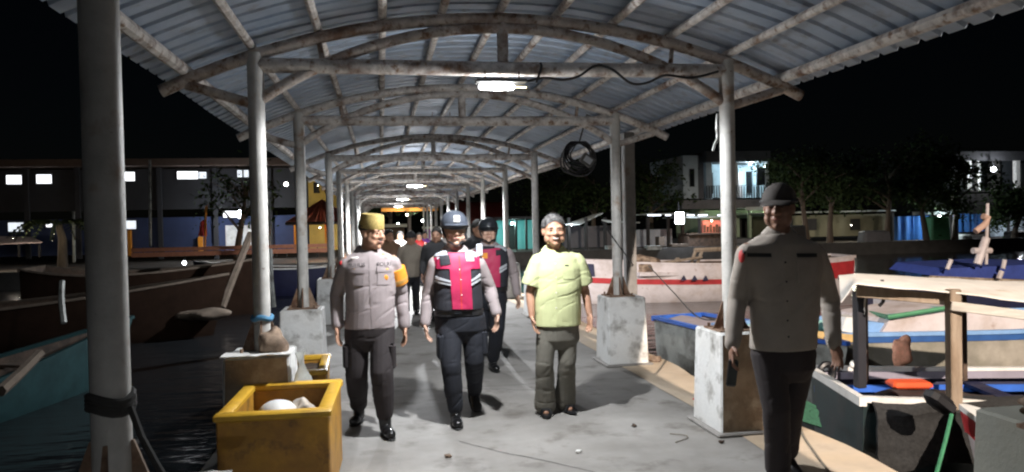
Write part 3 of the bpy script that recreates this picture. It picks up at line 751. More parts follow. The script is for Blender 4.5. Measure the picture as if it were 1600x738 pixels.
# --- man in the shadow on the right
Y = 4.15
m_near = mat('grey_khaki_uniform', (.33, .29, .25), .85, .12, 8, bump=.2, bsc=140)
sp = dict(head=(1217, 324, 0), hh=.255, yaw=-38, tilt=4, neck=(1219, 368), skin=mat('shaded_brown_skin', (.24, .125, .08), .55, .15, 14), hair=m_hair, hairth=96,  # skin toned down to paint in the shade he stands in
  torso=[(366, 1198, 1238, .06), (380, 1168, 1270, .08), (420, 1170, 1276, .11), (520, 1182, 1266, .12), (560, 1182, 1266, .11)],
  shL=(1168, 392), elL=(1152, 470, .06), wrL=(1144, 540, -.05), hdL=(1143, 570, -.09), shR=(1274, 394), elR=(1297, 470, .10), wrR=(1303, 538, .02), hdR=(1310, 568, 0), curlL=.9,
  hipL=(1200, 552), knL=(1213, 640, -.08), ankL=(1216, 733), hipR=(1248, 552), knR=(1236, 636, .08), ankR=(1228, 702, .12),
  trousers=m_browntr, waist=[(530, 1183, 1268, .12), (552, 1181, 1270, .13), (575, 1182, 1270, .13)], legr=[.105, .095, .082, .078, .078], wamp=.012,
  shirt=[(365, 1198, 1240, .06), (373, 1178, 1262, .08), (382, 1160, 1282, .10), (405, 1161, 1284, .12), (460, 1172, 1278, .135), (505, 1176, 1274, .14), (544, 1174, 1272, .145)],
  cloth=m_near, ftL=(-.1, -1, 0), ftR=(.1, -1, 0), fpR=30, samp=.009, slr=[.074, .070, .063, .058, .050], cv=.0085)
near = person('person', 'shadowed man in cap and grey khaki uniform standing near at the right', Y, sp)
P = near['P']
m_capd = mat('dark_cap_cloth', (.045, .038, .033), .85, .2, 12)
cp = dome(P, (0, .010, .035), (.090, .108, .098), 98, 'cap', m_capd, near['root'], -.06)
b = MB(); b.grid(lambda u, v: P(-.075+.15*u, -.085-.075*v*math.sin(math.pi*(.12+.76*u))-.01, .040-.022*v-.006*abs(2*u-1)), 12, 4, Vector((0, 0, .006))); b.build('peak', m_capd, cp, True)
b = MB(); b.tube([P(.092*math.cos(a), .010+.110*math.sin(a), .034) for a in [2*math.pi*k/28 for k in range(29)]], .010, 6); b.build('cap_band', m_ink, cp, True)
sb = near['sb']; sh = near['shirt']
patch(sb, [(1219, 378), (1225, 378), (1229, 541), (1222, 541)], Y, 'placket', m_near, sh, .003, 2, 20)
for x0, x1 in ((1173, 1205), (1243, 1277)):
    patch(sb, [(x0, 396), (x1, 396), (x1, 402), (x0, 402)], Y, 'name_tape', m_ink, sh, .006, 8, 2)
    patch(sb, [(x0, 405), (x1, 405), (x1-1, 442), (x0+1, 442)], Y, 'pocket', m_near, sh, .005, 8, 8)
for py in (410, 440, 470, 500, 525): disc_on(sb, 1224+(py-400)*.02, py, Y, .006, .006, 'button', m_ink, sh, .005)
A = near['arms']['L']
h, n = near['sb'].find_nearest(A[0].lerp(A[1], .12)+Vector((-.12, -.08, 0)))[:2]
b = MB(); b.ell(h+Vector((.004, 0, 0)), (.014, .03, .038), None, 12, 8); b.build('sleeve_patch', m_red, sh, True)
h, n = near['sb'].find_nearest(A[0].lerp(A[1], -.05)+Vector((-.12, -.08, 0)))[:2]
b = MB(); b.ell(h+Vector((.004, 0, 0)), (.014, .03, .014), None, 12, 8); b.build('shoulder_tape', m_ink, sh, True)
w_ = A[2]; b = MB(); c_ = at(1144, 583, Y-.09); b.bevbox(c_, (.058, .024, .155), .008, Matrix.Rotation(R(8), 3, 'Y'))
ph = b.build('phone', m_black); tag(ph, 'black phone held low in the hand of the shadowed man', 'phone')
b = MB(); b.box(c_+Vector((0, -.0125, 0)), (.05, .002, .13), Matrix.Rotation(R(8), 3, 'Y')); b.build('screen', mat('dark_glass', (.02, .022, .026), .1, 0), ph)
# --- people farther down the jetty
def walker(name, label, x, foot, top, Y, cloth, trs, skin=m_skin, hat=None, yaw=0, wide=1.0):
    """small far figure: photo column, foot row, head-top row"""
    k = (foot-top)/1.66; u = k*wide
    sp = dict(head=(x, top+.125*k, 0), hh=.235, yaw=yaw, tilt=3, neck=(x, top+.26*k), skin=skin, hair=m_hair if hat is None else None, vox=.010, cv=.012,
      torso=[(top+.25*k, x-.06*k, x+.06*k, .06), (top+.32*k, x-.17*u, x+.17*u, .09), (top+.5*k, x-.17*u, x+.17*u, .11), (top+.85*k, x-.15*u, x+.15*u, .11)],
      shL=(x-.19*u, top+.33*k), elL=(x-.25*u, top+.60*k, .05), wrL=(x-.26*u, top+.83*k, -.04), shR=(x+.19*u, top+.33*k), elR=(x+.25*u, top+.60*k, .05), wrR=(x+.27*u, top+.83*k, -.04),
      hipL=(x-.09*k, top+.84*k), knL=(x-.10*k, top+1.22*k, -.06), ankL=(x-.09*k, top+1.56*k), hipR=(x+.09*k, top+.84*k), knR=(x+.10*k, top+1.22*k, .03), ankR=(x+.11*k, top+1.54*k),
      trousers=trs, waist=[(top+.80*k, x-.16*k, x+.16*k, .12), (top+.92*k, x-.165*k, x+.165*k, .13)],
      shirt=[(top+.25*k, x-.06*k, x+.06*k, .06), (top+.29*k, x-.14*u, x+.14*u, .09), (top+.35*k, x-.20*u, x+.20*u, .10), (top+.5*k, x-.20*u, x+.20*u, .125), (top+.90*k, x-.18*u, x+.18*u, .14)],
      cloth=cloth, legr=[.09, .085, .072, .07, .07])
    pr = person(name, label, Y, sp, 'people following farther down the jetty')
    if hat: dome(pr['P'], (0, .010, .028), (.088, .106, .10), 95, 'cap', hat, pr['root'], -.05)
    return pr
m_dkgrey = mat('charcoal_cloth', (.03, .03, .033), .85, .2)
walker('person', 'man in tan shirt, dark cap and black trousers, seen between the officers', 642, 492, 363, 13.0, m_khaki, m_vest, hat=m_dkgrey)
walker('person', 'bare headed man in charcoal jacket behind the left shoulder of the middle officer', 682, 500, 357, 11.6, m_dkgrey, m_vest, yaw=-15)
walker('person', 'dark haired man half hidden behind the second helmeted officer', 748, 520, 345, 9.6, m_dkgrey, m_vest, yaw=25)
walker('person', 'person in brown jacket whose head shows beside the gold cap', 608, 478, 360, 14.5, mat('brown_cloth', (.22, .13, .08), .85, .2), m_browntr, yaw=20)
walker('person', 'far man in white shirt near the end of the jetty', 625, 462, 362, 18.5, m_badgew, m_navytr, yaw=-10)
walker('person', 'farthest figure in a purple top near the end of the jetty', 664, 440, 362, 24, mat('purple_cloth', (.22, .07, .35), .85, .1), m_navytr)
walker('person', 'far figure in pale shirt at the left side of the distant jetty', 600, 452, 365, 21, m_greyc, m_navytr, yaw=15)
walker('person', 'far figure in red shirt between the tan shirted man and the charcoal jacket', 655, 447, 364, 22, m_red, m_navytr)
walker('person', 'far figure in white shirt beside the right posts at the jetty end', 694, 436, 362, 26, m_badgew, m_navytr, yaw=-10)
# ------------------------------------------------------------------ boxes and small things on the jetty
def open_box(loc, w, d, h, label, rz=0, wall=.055):
    t = thing('fish_box', (*loc, 0), label, 'box', 'yellow plastic fish boxes', rz)
    x, y, e = w/2, d/2, wall
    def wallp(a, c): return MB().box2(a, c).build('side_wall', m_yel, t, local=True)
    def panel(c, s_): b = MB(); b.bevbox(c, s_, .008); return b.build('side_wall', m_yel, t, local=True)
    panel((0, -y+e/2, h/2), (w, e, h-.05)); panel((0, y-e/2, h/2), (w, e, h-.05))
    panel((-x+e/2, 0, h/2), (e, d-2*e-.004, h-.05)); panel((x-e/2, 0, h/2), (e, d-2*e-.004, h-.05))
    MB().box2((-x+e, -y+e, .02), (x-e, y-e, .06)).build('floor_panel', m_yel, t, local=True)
    rim = MB()
    k = e+.022
    for c, s_ in (((0, -y+k/2-.011, h-.02), (w+.03, k, .045)), ((0, y-k/2+.011, h-.02), (w+.03, k, .045)), ((-x+k/2-.011, 0, h-.021), (k, d-2*k+.04, .043)), ((x-k/2+.011, 0, h-.021), (k, d-2*k+.04, .043))):
        rim.bevbox(c, s_, .010)
    rim.build('rim', mat('yellow_rim_plastic', (.72, .42, .04), .42, .15, 6, (.5, .27, .04), 5, .62, .1, bump=.1), t, True, local=True)  # clean yellow; only the walls carry the painted shade
    return t
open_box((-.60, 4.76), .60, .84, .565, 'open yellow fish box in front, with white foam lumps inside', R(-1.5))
def lump(c, r, name, m, label, cat, seed=0, amp=.25, fr=5, group=None, parent=None):
    b = MB(); b.ell(c, r, None, 28, 18)
    cc = Vector(c)
    b.v = [tuple(cc+(Vector(p)-cc)*(1+amp*noise.noise(((p[0]-c[0])*fr/.2*.2+seed, (p[1]-c[1])*fr, (p[2]-c[2])*fr)))) for p in b.v]
    o = b.build(name, m, parent, True)
    if label: tag(o, label, cat, group)
    return o
c = at(436, 630, 4.75); lump((c.x, c.y, .455), (.115, .16, .10), 'foam_lump', m_bag, 'large smooth white lump inside the open yellow box', 'foam', 1, .25, 6)
c = at(470, 634, 4.85); lump((c.x, c.y, .43), (.075, .09, .085), 'crumpled_bag', mat('pale_paper', (.55, .48, .40), .8, .3, 20), 'small crumpled beige bag beside the white lump in the yellow box', 'bag', 4, .6, 14)
b = MB(); b.box2((-.86, 4.42, .30), (-.34, 5.1, .36)); o = b.build('box_filling', m_dwood); tag(o, 'dark brown load lying inside the open yellow box', 'filling')
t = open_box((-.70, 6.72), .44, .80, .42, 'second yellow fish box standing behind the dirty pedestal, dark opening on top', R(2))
b = MB(); b.grid(lambda u, v: (-.90+.40*u, 6.40+.62*v, .36+.03*noise.noise((u*4, v*4, 0))), 8, 8, (0, 0, -.03)); tag(b.build('net_heap', m_dwood), 'dark net filling the second yellow box', 'net')
# dirt and things on pedestal L2
c = Vector((-.735, 5.31, .80)); lump(c, (.085, .08, .11), 'sacking', m_sack, 'crumpled brown sacking at the post foot on the dirty left pedestal', 'sacking', 3, .7, 9)
b = MB(); b.grid(lambda u, v: (-1.04+.44*u, 5.13+.20*v, .756+.012*noise.noise((u*5, v*5, 2))), 10, 6, (0, 0, -.006)); tag(b.build('flat_sack', m_white), 'flat white sack lying along the front of the dirty left pedestal', 'sack')
b = MB(); b.tube([(XL+.060*math.cos(a), 5.39+.060*math.sin(a), .97+.008*math.sin(3*a)) for a in [2*math.pi*k/24 for k in range(25)]], .018, 8)
tag(b.build('cord_band', m_blueband, None, True), 'blue cord wound round the second post on the left', 'cord')
m_plast = mat('clear_plastic_sheet', (.36, .37, .35), .25, .3, 14)
b = MB(); b.grid(lambda u, v: (-.575+.05*u+.02*math.sin(v*7+u*3)+.04*v*u, 5.14+.14*u, .76-.34*v+.02*noise.noise((u*6, v*6, 1))), 8, 14, (.004, 0, 0)); tag(b.build('plastic_sheet', m_plast, None, True), 'crumpled clear plastic sheet hanging from the dirty left pedestal', 'plastic sheet')
# near-left pedestal things
b = MB(); b.grid(lambda u, v: (-.72+.20*u, 2.44+.28*v, .757+.006*noise.noise((u*5, v*5, 7))), 6, 6, (0, 0, -.006)); tag(b.build('paper_sheet', m_white), 'white paper sheet on the nearest left pedestal', 'paper')
b = MB(); b.tube([(XL+.060*math.cos(a), 2.45+.060*math.sin(a), 1.05+.01*math.sin(2*a)+.012*k_) for k_ in range(4) for a in [2*math.pi*k/16 for k in range(17)]], .011, 7)
b.tube([(XL+.07, 2.40, 1.06), (XL+.11, 2.36, .98), (XL+.16, 2.33, .90), (XL+.24, 2.30, .77)], .010, 6)
tag(b.build('rope_binding', mat('dark_rope', (.05, .048, .045), .9, .3, 30), None, True), 'dark rope binding low on the nearest blurred post', 'rope')
q = at(1590, 640, 2.62); lump((2.74, 2.66, .775), (.16, .15, .04), 'debris_heap', m_sack, 'brown debris heap on the pedestal at the lower right corner', 'debris', 9, .6, 12)
for k, (x, y, m_, lab) in enumerate(((1086, 624, m_red, 'tiny red scrap on the concrete left of the nearest right pedestal'), (1128, 690, m_dwood, 'small dark pebble in front of the nearest right pedestal'), (990, 665, m_dwood, 'small dark crumb on the floor in front of the man in yellow'), (700, 712, m_sack, 'small brown crumb on the floor ahead of the middle officer'), (905, 705, m_white, 'small pale scrap on the near concrete floor'))):
    q = gz(x, y, .012); lump(q, (.022, .018, .012), 'litter_scrap', m_, lab, 'litter', k, .6, 40, 'litter on the concrete')
q = gz(1022, 562, .03); lump(q, (.09, .06, .035), 'rope_scrap', m_sack, 'small heap of frayed rope at the base of the second right pedestal', 'rope', 12, .7, 16)
# grey square post beside pedestal R2
q = at(985, 440, 8.75)
b = MB(); b.bevbox((q.x, 8.75, 1.31), (.13, .13, 2.62), .012); g = b.build('square_post', mat('grey_box_steel', (.26, .25, .24), .6, .25, 10, RUST, 5, .66, .08)); tag(g, 'plain grey square post just behind a white round canopy post on the right', 'post')
# cable coil and small floodlight under the second bay on the right
c = at(905, 240, 8.9)
t = thing('cable_coil', c, 'tangled black cable coil hanging under the canopy roof on the right', 'cable coil')
for k in range(7):
    b = MB(); r0 = .12+.016*k
    b.tube([c+Vector((r0*math.cos(a)*(1+.15*noise.noise((k, math.cos(a), math.sin(a)))), .05*math.sin(a*2+k)+.02*k-.06, r0*.95*math.sin(a)*(1+.2*noise.noise((math.sin(a), k, math.cos(a))))-.01*k)) for a in [2*math.pi*i/22 for i in range(23)]], .011, 6)
    b.build('cable_loop', m_black, t, True)
b = MB(); b.tube([c+Vector((0, 0, .12)), c+Vector((.02, -.3, .42)), c+Vector((.03, -.7, .30))], .010, 6); b.build('hook', m_black, t, True)
q = c+Vector((.07, -.10, -.09)); t = thing('small_floodlight', q, 'small dark unlit floodlight hanging below the tangled cable coil', 'floodlight')
MB().bevbox(q, (.16, .07, .12), .01, Matrix.Rotation(R(35), 3, 'Y')).build('housing', m_fit, t); MB().bevbox(q+Vector((0, -.04, 0)), (.10, .012, .07), .004, Matrix.Rotation(R(35), 3, 'Y')).build('lens', m_silver, t)
# wires slung along the nearest beam
def cable(name, pts, r, label, m=m_black, cat='cable', group=None):
    P_ = [Vector(p) for p in pts]; out = []
    for i in range(len(P_)-1):
        a, c_ = P_[max(i-1, 0)], P_[min(i+2, len(P_)-1)]
        for k in range(6):
            f = k/6; out.append(.5*((2*P_[i])+(P_[i+1]-a)*f+(2*a-5*P_[i]+4*P_[i+1]-c_)*f*f+(3*P_[i]-a-3*P_[i+1]+c_)*f**3))
    out.append(P_[-1])
    b = MB(); b.tube(out, r, 6); o = b.build(name, m, None, True); return tag(o, label, cat, group)
Yb = 5.31
cable('cable', [at(x, y, Yb) for x, y in ((822, 128), (850, 122), (880, 125), (905, 119), (930, 103), (955, 108), (985, 130), (1010, 130), (1040, 118), (1080, 122), (1122, 112))], .010, 'black cable drooping along the nearest tie beam right of the lamp')
cable('cable', [at(x, y, Yb) for x, y in ((838, 130), (842, 118), (846, 104), (844, 98))], .009, 'short black cable rising from the lamp to the tie beam')
cable('torn_rag', [at(x, y, 5.30) for x, y in ((1121, 178), (1120, 200), (1121, 215), (1116, 228), (1114, 236))], .010, 'thin torn strip of pale rag hanging beside the nearest right post', m_plast, 'rag')
cable('rope', [gz(1248, 655, .012), gz(1255, 680, .012), gz(1275, 710, .012), gz(1300, 745, .012), gz(1310, 770, .012)], .009, 'thin mooring rope lying on the sandy edge by the shadowed man', m_rope, 'rope')
cable('rope', [at(1013, 415, 12), at(1055, 460, 10.6), at(1083, 490, 9.4), at(1105, 500, 8.0), (2.75, 5.75, .78)], .009, 'dark mooring rope rising from the right pedestal towards the red and white boat', mat('dark_rope', (.05, .05, .05)), 'rope')
cable('cord', [at(940, 345, 8.1), at(958, 372, 8.05), at(975, 395, 8.1), at(990, 415, 8.7)], .007, 'slack thin cord tied round the second right post', m_black, 'cord')
cable('thin_wire', [(2.05+.1*math.sin(a*2), 5.3-.6*a*.2, .008) for a in (0, .6, 1.2, 1.8)], .004, 'thin wire lying on the concrete beside the nearest right pedestal', m_rope, 'wire')
# ------------------------------------------------------------------ boats
def boat(name, label, pos, rz, Ln, B, D, col, rail, bow=.30, stern=.10, st_w=.75, draft=.35, stripes=(), inside=None, group='wooden boats moored beside the jetty', bands=(), bowp=1.7):
    """local x runs bow(+) to stern(-); z=0 is the water line."""
    t = thing(name, (pos[0], pos[1], -.7), label, 'boat', group, rz)
    def hb(u):            # half breadth, u 0 stern .. 1 bow
        w = st_w+(1-st_w)*min(1, u/.4)**.7 if u < .4 else 1
        return B/2*w*(1-max(0, (u-.42)/.58)**bowp)+.004
    def zg(u): return D + bow*max(0, (u-.35)/.65)**2 + stern*max(0, (.35-u)/.35)**2
    def SP(u, sd, v, off=0):
        h = hb(u); zz = zg(u)*(1-v)-draft*v*(1-.75*max(0, (u-.8)/.2)**2)
        y = h*(1-.12*v)*(1-v**4)**.5 if v < 1 else 0
        rake = .22*max(0, (u-.6)/.4)**2*(zz/D)
        return Vector((-Ln/2+Ln*u+rake, sd*(y+off), zz))
    nu, nv = 40, 10; vs = []; fs = []
    for i in range(nu+1):
        for k in range(2*nv+1):
            sd = 1 if k <= nv else -1; v = k/nv if k <= nv else (2*nv-k)/nv
            vs.append(SP(i/nu, sd, v))
    w = 2*nv+1
    for i in range(nu):
        for k in range(2*nv): fs.append((i*w+k, i*w+k+1, (i+1)*w+k+1, (i+1)*w+k))
    fs.append(tuple(range(w)))
    n0 = len(vs)
    for i in range(nu+1):                      # inside skin
        u = i/nu
        for k in range(2*nv+1):
            sd = 1 if k <= nv else -1; v = k/nv if k <= nv else (2*nv-k)/nv
            p = SP(u, sd, min(v, .999)*.86); h = max(.002, hb(u)-.035)/max(.01, hb(u))
            vs.append(Vector((p.x*(1-.03/Ln), p.y*h, p.z+.002)))
    hull = MB().add(vs[:n0], fs).build('hull', col, t, True, local=True)
    fs2 = [(i*w+k, (i+1)*w+k, (i+1)*w+k+1, i*w+k+1) for i in range(nu) for k in range(2*nv)]+[tuple(reversed(range(w)))]
    MB().add(vs[n0:], fs2).build('inner_planking', inside or m_dwood, t, True, local=True)
    def strip(u0, u1, v0, v1, off, nm, m, sides=(1, -1), par=None):
        for sd in sides:
            b = MB(); rings = []
            for i in range(29):
                u = u0+(u1-u0)*i/28; a, c_ = SP(u, sd, v0, off), SP(u, sd, v1, off); e, f = SP(u, sd, v0, -.03), SP(u, sd, v1, -.03)
                rings.append([a, c_, f, e])
            b.loft(rings); b.build(nm, m, t if par is None else par, False, local=True)
    for sd in (1, -1):                          # gunwale cap
        rings = []
        for i in range(41):
            u = i/40; p = SP(u, sd, 0); q = .045
            y0 = sd*(abs(p.y)+.025); y1 = sd*max(abs(p.y)-q, .001)
            rings.append([(p.x, y0, p.z-.015), (p.x, y0, p.z+.03), (p.x, y1, p.z+.03), (p.x, y1, p.z-.015)])
        MB().loft([[Vector(q) for q in r_] for r_ in rings]).build('gunwale', rail, t, local=True)
    h = hb(0); MB().box((-Ln/2-.012, 0, zg(0)-.01), (.06, 2*h+.05, .075)).build('transom_rail', rail, t, local=True)
    for u0, u1, v0, v1, nm, m in stripes: strip(u0, u1, v0, v1, .012, nm, m)
    for k in range(1, 6):
        u = .08+.14*k; p = SP(u, 1, 0)
        MB().box((p.x, 0, zg(u)-.12), (.16, 2*hb(u)-.09, .035)).build('thwart', inside or m_dwood, t, local=True)
    t['_'] = 0; del t['_']
    return t, SP, zg, hb
m_teal = mat('dark_teal_paint', (.010, .024, .026), .5, .3, 6, (.03, .03, .03), 4, .58, .1, bump=.2)
m_navy = mat('navy_paint', (.018, .02, .055), .5, .25, 6, bump=.15)
m_blue = mat('bright_blue_paint', (.03, .13, .55), .5, .2, 6, bump=.15)
m_sky = mat('sky_blue_paint', (.20, .36, .62), .5, .2, 6)
m_hullw = mat('white_hull_paint', (.60, .54, .54), .5, .15, 3, (.46, .38, .34), 2.2, .6, .12, c3=(.3, .2, .16), sc3=7, thr3=.68, bump=.35, bsc=9)
m_hullo = mat('olive_grey_hull', (.24, .225, .18), .6, .25, 4, (.36, .33, .28), 2.2, .5, .12, bump=.2)
m_redp = mat('red_paint', (.42, .03, .035), .5, .2, 6)
m_aqua = mat('aqua_paint', (.25, .48, .46), .5, .2, 5)
m_greenp = mat('green_paint', (.08, .27, .14), .5, .2, 6)
m_greyh = mat('grey_hull', (.38, .40, .38), .55, .25, 4, (.15, .15, .14), 3, .55, .1, bump=.2)
m_canvas = mat('cream_canvas', (.74, .71, .66), .85, .12, 5, (.6, .5, .4), 6, .68, .08, bump=.3, bsc=30)
m_pink = mat('peach_cloth', (.85, .42, .28), .8, .3, 16)
m_orangep = mat('orange_plastic', (.75, .10, .03), .5, .1)
m_net = mat('green_net', (.025, .10, .06), .9, .4, 40)
# A: wide dark boat with awning, stern towards the jetty
aA = R(-14); dA = Vector((math.cos(aA), math.sin(aA), 0)); nA = Vector((-dA.y, dA.x, 0))
sA = Vector((4.14, 6.50, 0)); LA = 7.0; cA = sA + dA*LA/2
tA, SPA, zgA, hbA = boat('awning_boat', 'dark teal wooden boat with white gunwale under a cream awning, nearest boat on the right', (cA.x, cA.y), aA, LA, 1.50, .68, m_teal, m_white, .25, .04, .93, inside=m_navy)
def WA(x, y, z): return sA + dA*x + nA*y + Vector((0, 0, z))
b = MB()
for i in range(2): pass
b.box(WA(2.6, .60, -.17), (5.2, .02, .07), Matrix.Rotation(aA, 3, 'Z')); b.build('blue_board', m_blue, tA)
b = MB(); b.box(WA(2.6, .615, -.04), (5.2, .02, .07), Matrix.Rotation(aA, 3, 'Z')); b.build('grey_board', mat('mauve_grey_paint', (.28, .26, .32), .6, .2), tA)
p1 = at(1343, 606, 6.15); p1t = at(1343, 455, 6.15); p2 = at(1490, 640, 5.55); p2t = at(1490, 452, 5.55)
b = MB(); b.bevbox(((p1.x+p1t.x)/2, 6.15, (p1.z+p1t.z)/2), (.085, .085, p1t.z-p1.z), .008); b.build('awning_post', mat('black_paint', (.02, .02, .026), .5, .2), tA)
b = MB(); b.bevbox(((p2.x+p2t.x)/2, 5.55, (p2.z+p2t.z)/2), (.105, .08, p2t.z-p2.z), .008); b.build('awning_post', m_wood, tA)
for px, Y_ in ((1352, 6.62), (1506, 6.4)):
    u0 = at(px, 585, Y_); b = MB(); b.bevbox((u0.x, Y_, .46), (.05, .05, .95), .006); b.build('awning_post', m_dwood, tA)
b = MB(); a0, a1 = at(1338, 450, 5.95), at(1486, 463, 5.62)
d_ = a1-a0; b.bevbox((a0+a1)/2+Vector((0, 0, -.03)), (d_.length, .05, .095), .006, d_.to_track_quat('X', 'Z').to_matrix()); b.build('awning_beam', m_wood, tA)
b = MB(); a0, a1 = at(1485, 478, 5.50), at(1660, 500, 5.22)
d_ = a1-a0; b.bevbox((a0+a1)/2, (d_.length, .04, .075), .006, d_.to_track_quat('X', 'Z').to_matrix()); b.build('awning_rail', mat('pale_plank', (.50, .47, .42), .8, .3, 8, stretch=(.3, 3, 3)), tA)
def aw(u, v):
    a = at(1300, 437, 5.85).lerp(at(1680, 478, 5.2), u); c_ = at(1297, 425, 6.75).lerp(at(1680, 446, 6.2), u)
    p = a.lerp(c_, v); p.z += .02*math.sin(math.pi*v)-.006*math.sin(u*9)*(1-v)+.008*noise.noise((u*9, v*4, 2))
    if u < .10: p.z -= (.10-u)*1.9*(1.0-.45*v)*(.6+.4*math.cos(v*5)); p.x += (.10-u)*.8
    return p
b = MB(); b.grid(aw, 44, 14, (0, 0, -.012)); b.build('awning_canvas', m_canvas, tA, True)
q = at(1420, 600, 6.45); b = MB(); b.bevbox((q.x, 6.45, q.z), (.36, .22, .06), .02, Matrix.Rotation(aA, 3, 'Z')); tag(b.build('orange_float', m_orangep), 'flat orange float lying inside the awning boat', 'float')
b = MB()
q = at(1440, 640, 6.1)
b.grid(lambda u, v: Vector((4.55+1.25*u, 6.35-.33*u-.75*(v-.2), -.10-.16*v*v+.05*noise.noise((u*4, v*4, 3))+.04*math.sin(u*5))), 22, 12, (0, 0, -.03)); tag(b.build('dark_tarp', mat('dark_brown_tarp', (.035, .024, .022), .8, .3, 6, bump=.4), None, True), 'dark brown tarpaulin heaped in the awning boat below the orange float', 'tarpaulin')
b = MB()
def hn(u, v):
    t_ = v*1.0
    up = WA(.06+2.3*u, -.70+.12*max(0, .18-t_)*3, .03+.02*noise.noise((u*6, 2, 0)))
    return up+nA*(-.14*min(1, t_*4)-.03*noise.noise((u*7, v*7, 1)))+Vector((0, 0, -.62*max(0, t_-.1)*(1-.25*u)+.05*noise.noise((u*6, v*5, 8))))
b.grid(hn, 22, 16, (0, .02, 0)); tag(b.build('hanging_net', mat('black_net', (.022, .022, .022), .95, .5, 30, bump=.8), None, True), 'black fishing net hung over the side of the awning boat', 'net')
b = MB(); b.bevbox(at(1468, 628, 5.2), (.24, .16, .12), .035, Matrix.Rotation(R(38), 3, 'Y')); tag(b.build('outboard_cover', m_black, None, True), 'black angular engine cover leaning beside the light awning post', 'engine cover')
b = MB(); gq = [at(1252, 622, 5.75), at(1276, 634, 5.75), at(1284, 668, 5.55), at(1244, 655, 5.55)]
b.grid(lambda u, v: gq[0].lerp(gq[1], u).lerp(gq[3].lerp(gq[2], u), v)+Vector((0, .04*noise.noise((u*5, v*5, 0)), 0)), 8, 8, (0, .02, -.01)); tag(b.build('green_net', m_net, None, True), 'small piece of green net between the jetty edge and the awning boat', 'net')
cable('green_pole', [at(1487, 648, 4.75), at(1477, 690, 4.65), at(1462, 745, 4.6)], .014, 'green bamboo pole leaning at the bow of the red edged boat', m_grope, 'pole')
cable('rope', [at(1352, 462, 6.1), at(1349, 500, 6.12), at(1340, 545, 6.15), at(1334, 566, 6.2)], .009, 'pale rope hanging from the awning beam beside the dark post', m_canvas, 'rope')
b = MB(); b.ell(at(1334, 570, 6.2), (.035, .035, .04)); tag(b.build('float_ball', m_bag, None, True), 'small white float at the end of the hanging pale rope', 'float')
cable('strap', [at(1378, 438, 5.93), at(1380, 452, 5.90), at(1380, 470, 5.90), at(1374, 478, 5.9)], .016, 'black strap tied round the awning beam', m_black, 'strap')
lump(at(1408, 549, 7.15), (.10, .09, .14), 'peach_bag', m_pink, 'crumpled peach coloured bag on the far gunwale of the awning boat', 'bag', 5, .7, 9)
b = MB(); b.tube([at(1293, 583, 7.0)+Vector((.075*math.cos(a), .02, .085*math.sin(a))) for a in [2*math.pi*k/20 for k in range(21)]], .035, 8); tag(b.build('tyre_fender', m_black, None, True), 'black tyre fender on the far corner of the awning boat', 'tyre')
# C: cabin boat behind
aC = R(-4); cC = Vector((8.1, 8.75, 0))
tC, SPC, zgC, hbC = boat('cabin_boat', 'white cabin boat with aqua roof and blue gunwale behind the awning boat', (cC.x, cC.y), aC, 7.6, 1.9, .86, m_hullo, m_sky, .10, .0, .55, stripes=((0, 1, .0, .075, 'blue_strake', mat('mid_blue_paint', (.03, .10, .30), .5, .2)),), inside=m_aqua)
def prism(poly, Y0, Y1, name, m, par, sh=0):
    A_ = [at(x, y, Y0) for x, y in poly]; B_ = [p+Vector((0, Y1-Y0, sh)) for p in A_]
    b = MB(); b.loft([A_, B_]); return b.build(name, m, par)
prism([(1372, 530), (1390, 500), (1482, 484), (1500, 486), (1542, 478), (1600, 492), (1660, 520), (1660, 535)], 8.15, 9.2, 'cabin', m_hullw, tC)
b = MB(); a_, b_, c_, d_ = at(1388, 500, 8.12), at(1484, 484, 8.12), at(1440, 481, 9.0), at(1352, 491, 9.0)
b.loft([[a_, b_, c_, d_], [p+Vector((0, 0, .03)) for p in (a_, b_, c_, d_)]]); b.build('cabin_roof', m_aqua, tC)
for (x0, y0), (x1, y1), Y0, Y1 in (((1386, 500), (1486, 484), 8.1, 8.1), ((1352, 491), (1442, 480), 9.0, 9.0), ((1352, 491), (1390, 500), 9.0, 8.1)):
    b = MB(); b.tube([at(x0, y0, Y0)+Vector((0, 0, .03)), at(x1, y1, Y1)+Vector((0, 0, .03))], .028, 6); b.build('roof_trim', m_greenp, tC)
prism([(1348, 528), (1352, 502), (1388, 506), (1374, 530)], 8.2, 8.8, 'front_panel', m_sky, tC)
prism([(1316, 518), (1322, 496), (1350, 497), (1346, 522)], 8.4, 8.75, 'bow_locker', m_white, tC)
prism([(1405, 482), (1405, 472), (1500, 474), (1500, 486)], 9.25, 9.8, 'rear_cabin', m_hullw, tC)
prism([(1268, 534), (1275, 518), (1345, 524), (1345, 535)], 8.16, 8.24, 'bow_board', mat('ochre_paint', (.55, .38, .16), .6, .2), tC)
# D: red edged boat at lower right
cD = Vector((4.40, 3.2, 0))
tD, *_ = boat('red_edged_boat', 'white boat with red rim, its bow showing at the lower right corner', (cD.x, cD.y), R(86), 3.9, 1.05, .62, m_hullw, m_white, .10, .05, .7, stripes=((0, 1, .03, .22, 'red_strake', m_redp),))
# F: grey boat alongside
cF = Vector((4.72, 9.45, 0))
tF, *_ = boat('grey_boat', 'grey boat with bright blue gunwale moored between two white pedestals', (cF.x, cF.y), R(-80), 3.2, 1.0, .80, m_greyh, m_blue, .06, .0, .85)
b = MB(); b.grid(lambda u, v: Vector((4.60+.36*(2*v-1)-.28*(u-.5), 8.6+2.35*u, .075-.03*noise.noise((u*5, v*3, 0))+.03*math.sin(v*3.14))), 16, 8, (0, 0, -.02)); b.build('reflection_cover', mat('mauve_reflection', (.36, .30, .31), .85, .2), tF, True)  # added cover, tinted like the pinkish boat reflection on the water
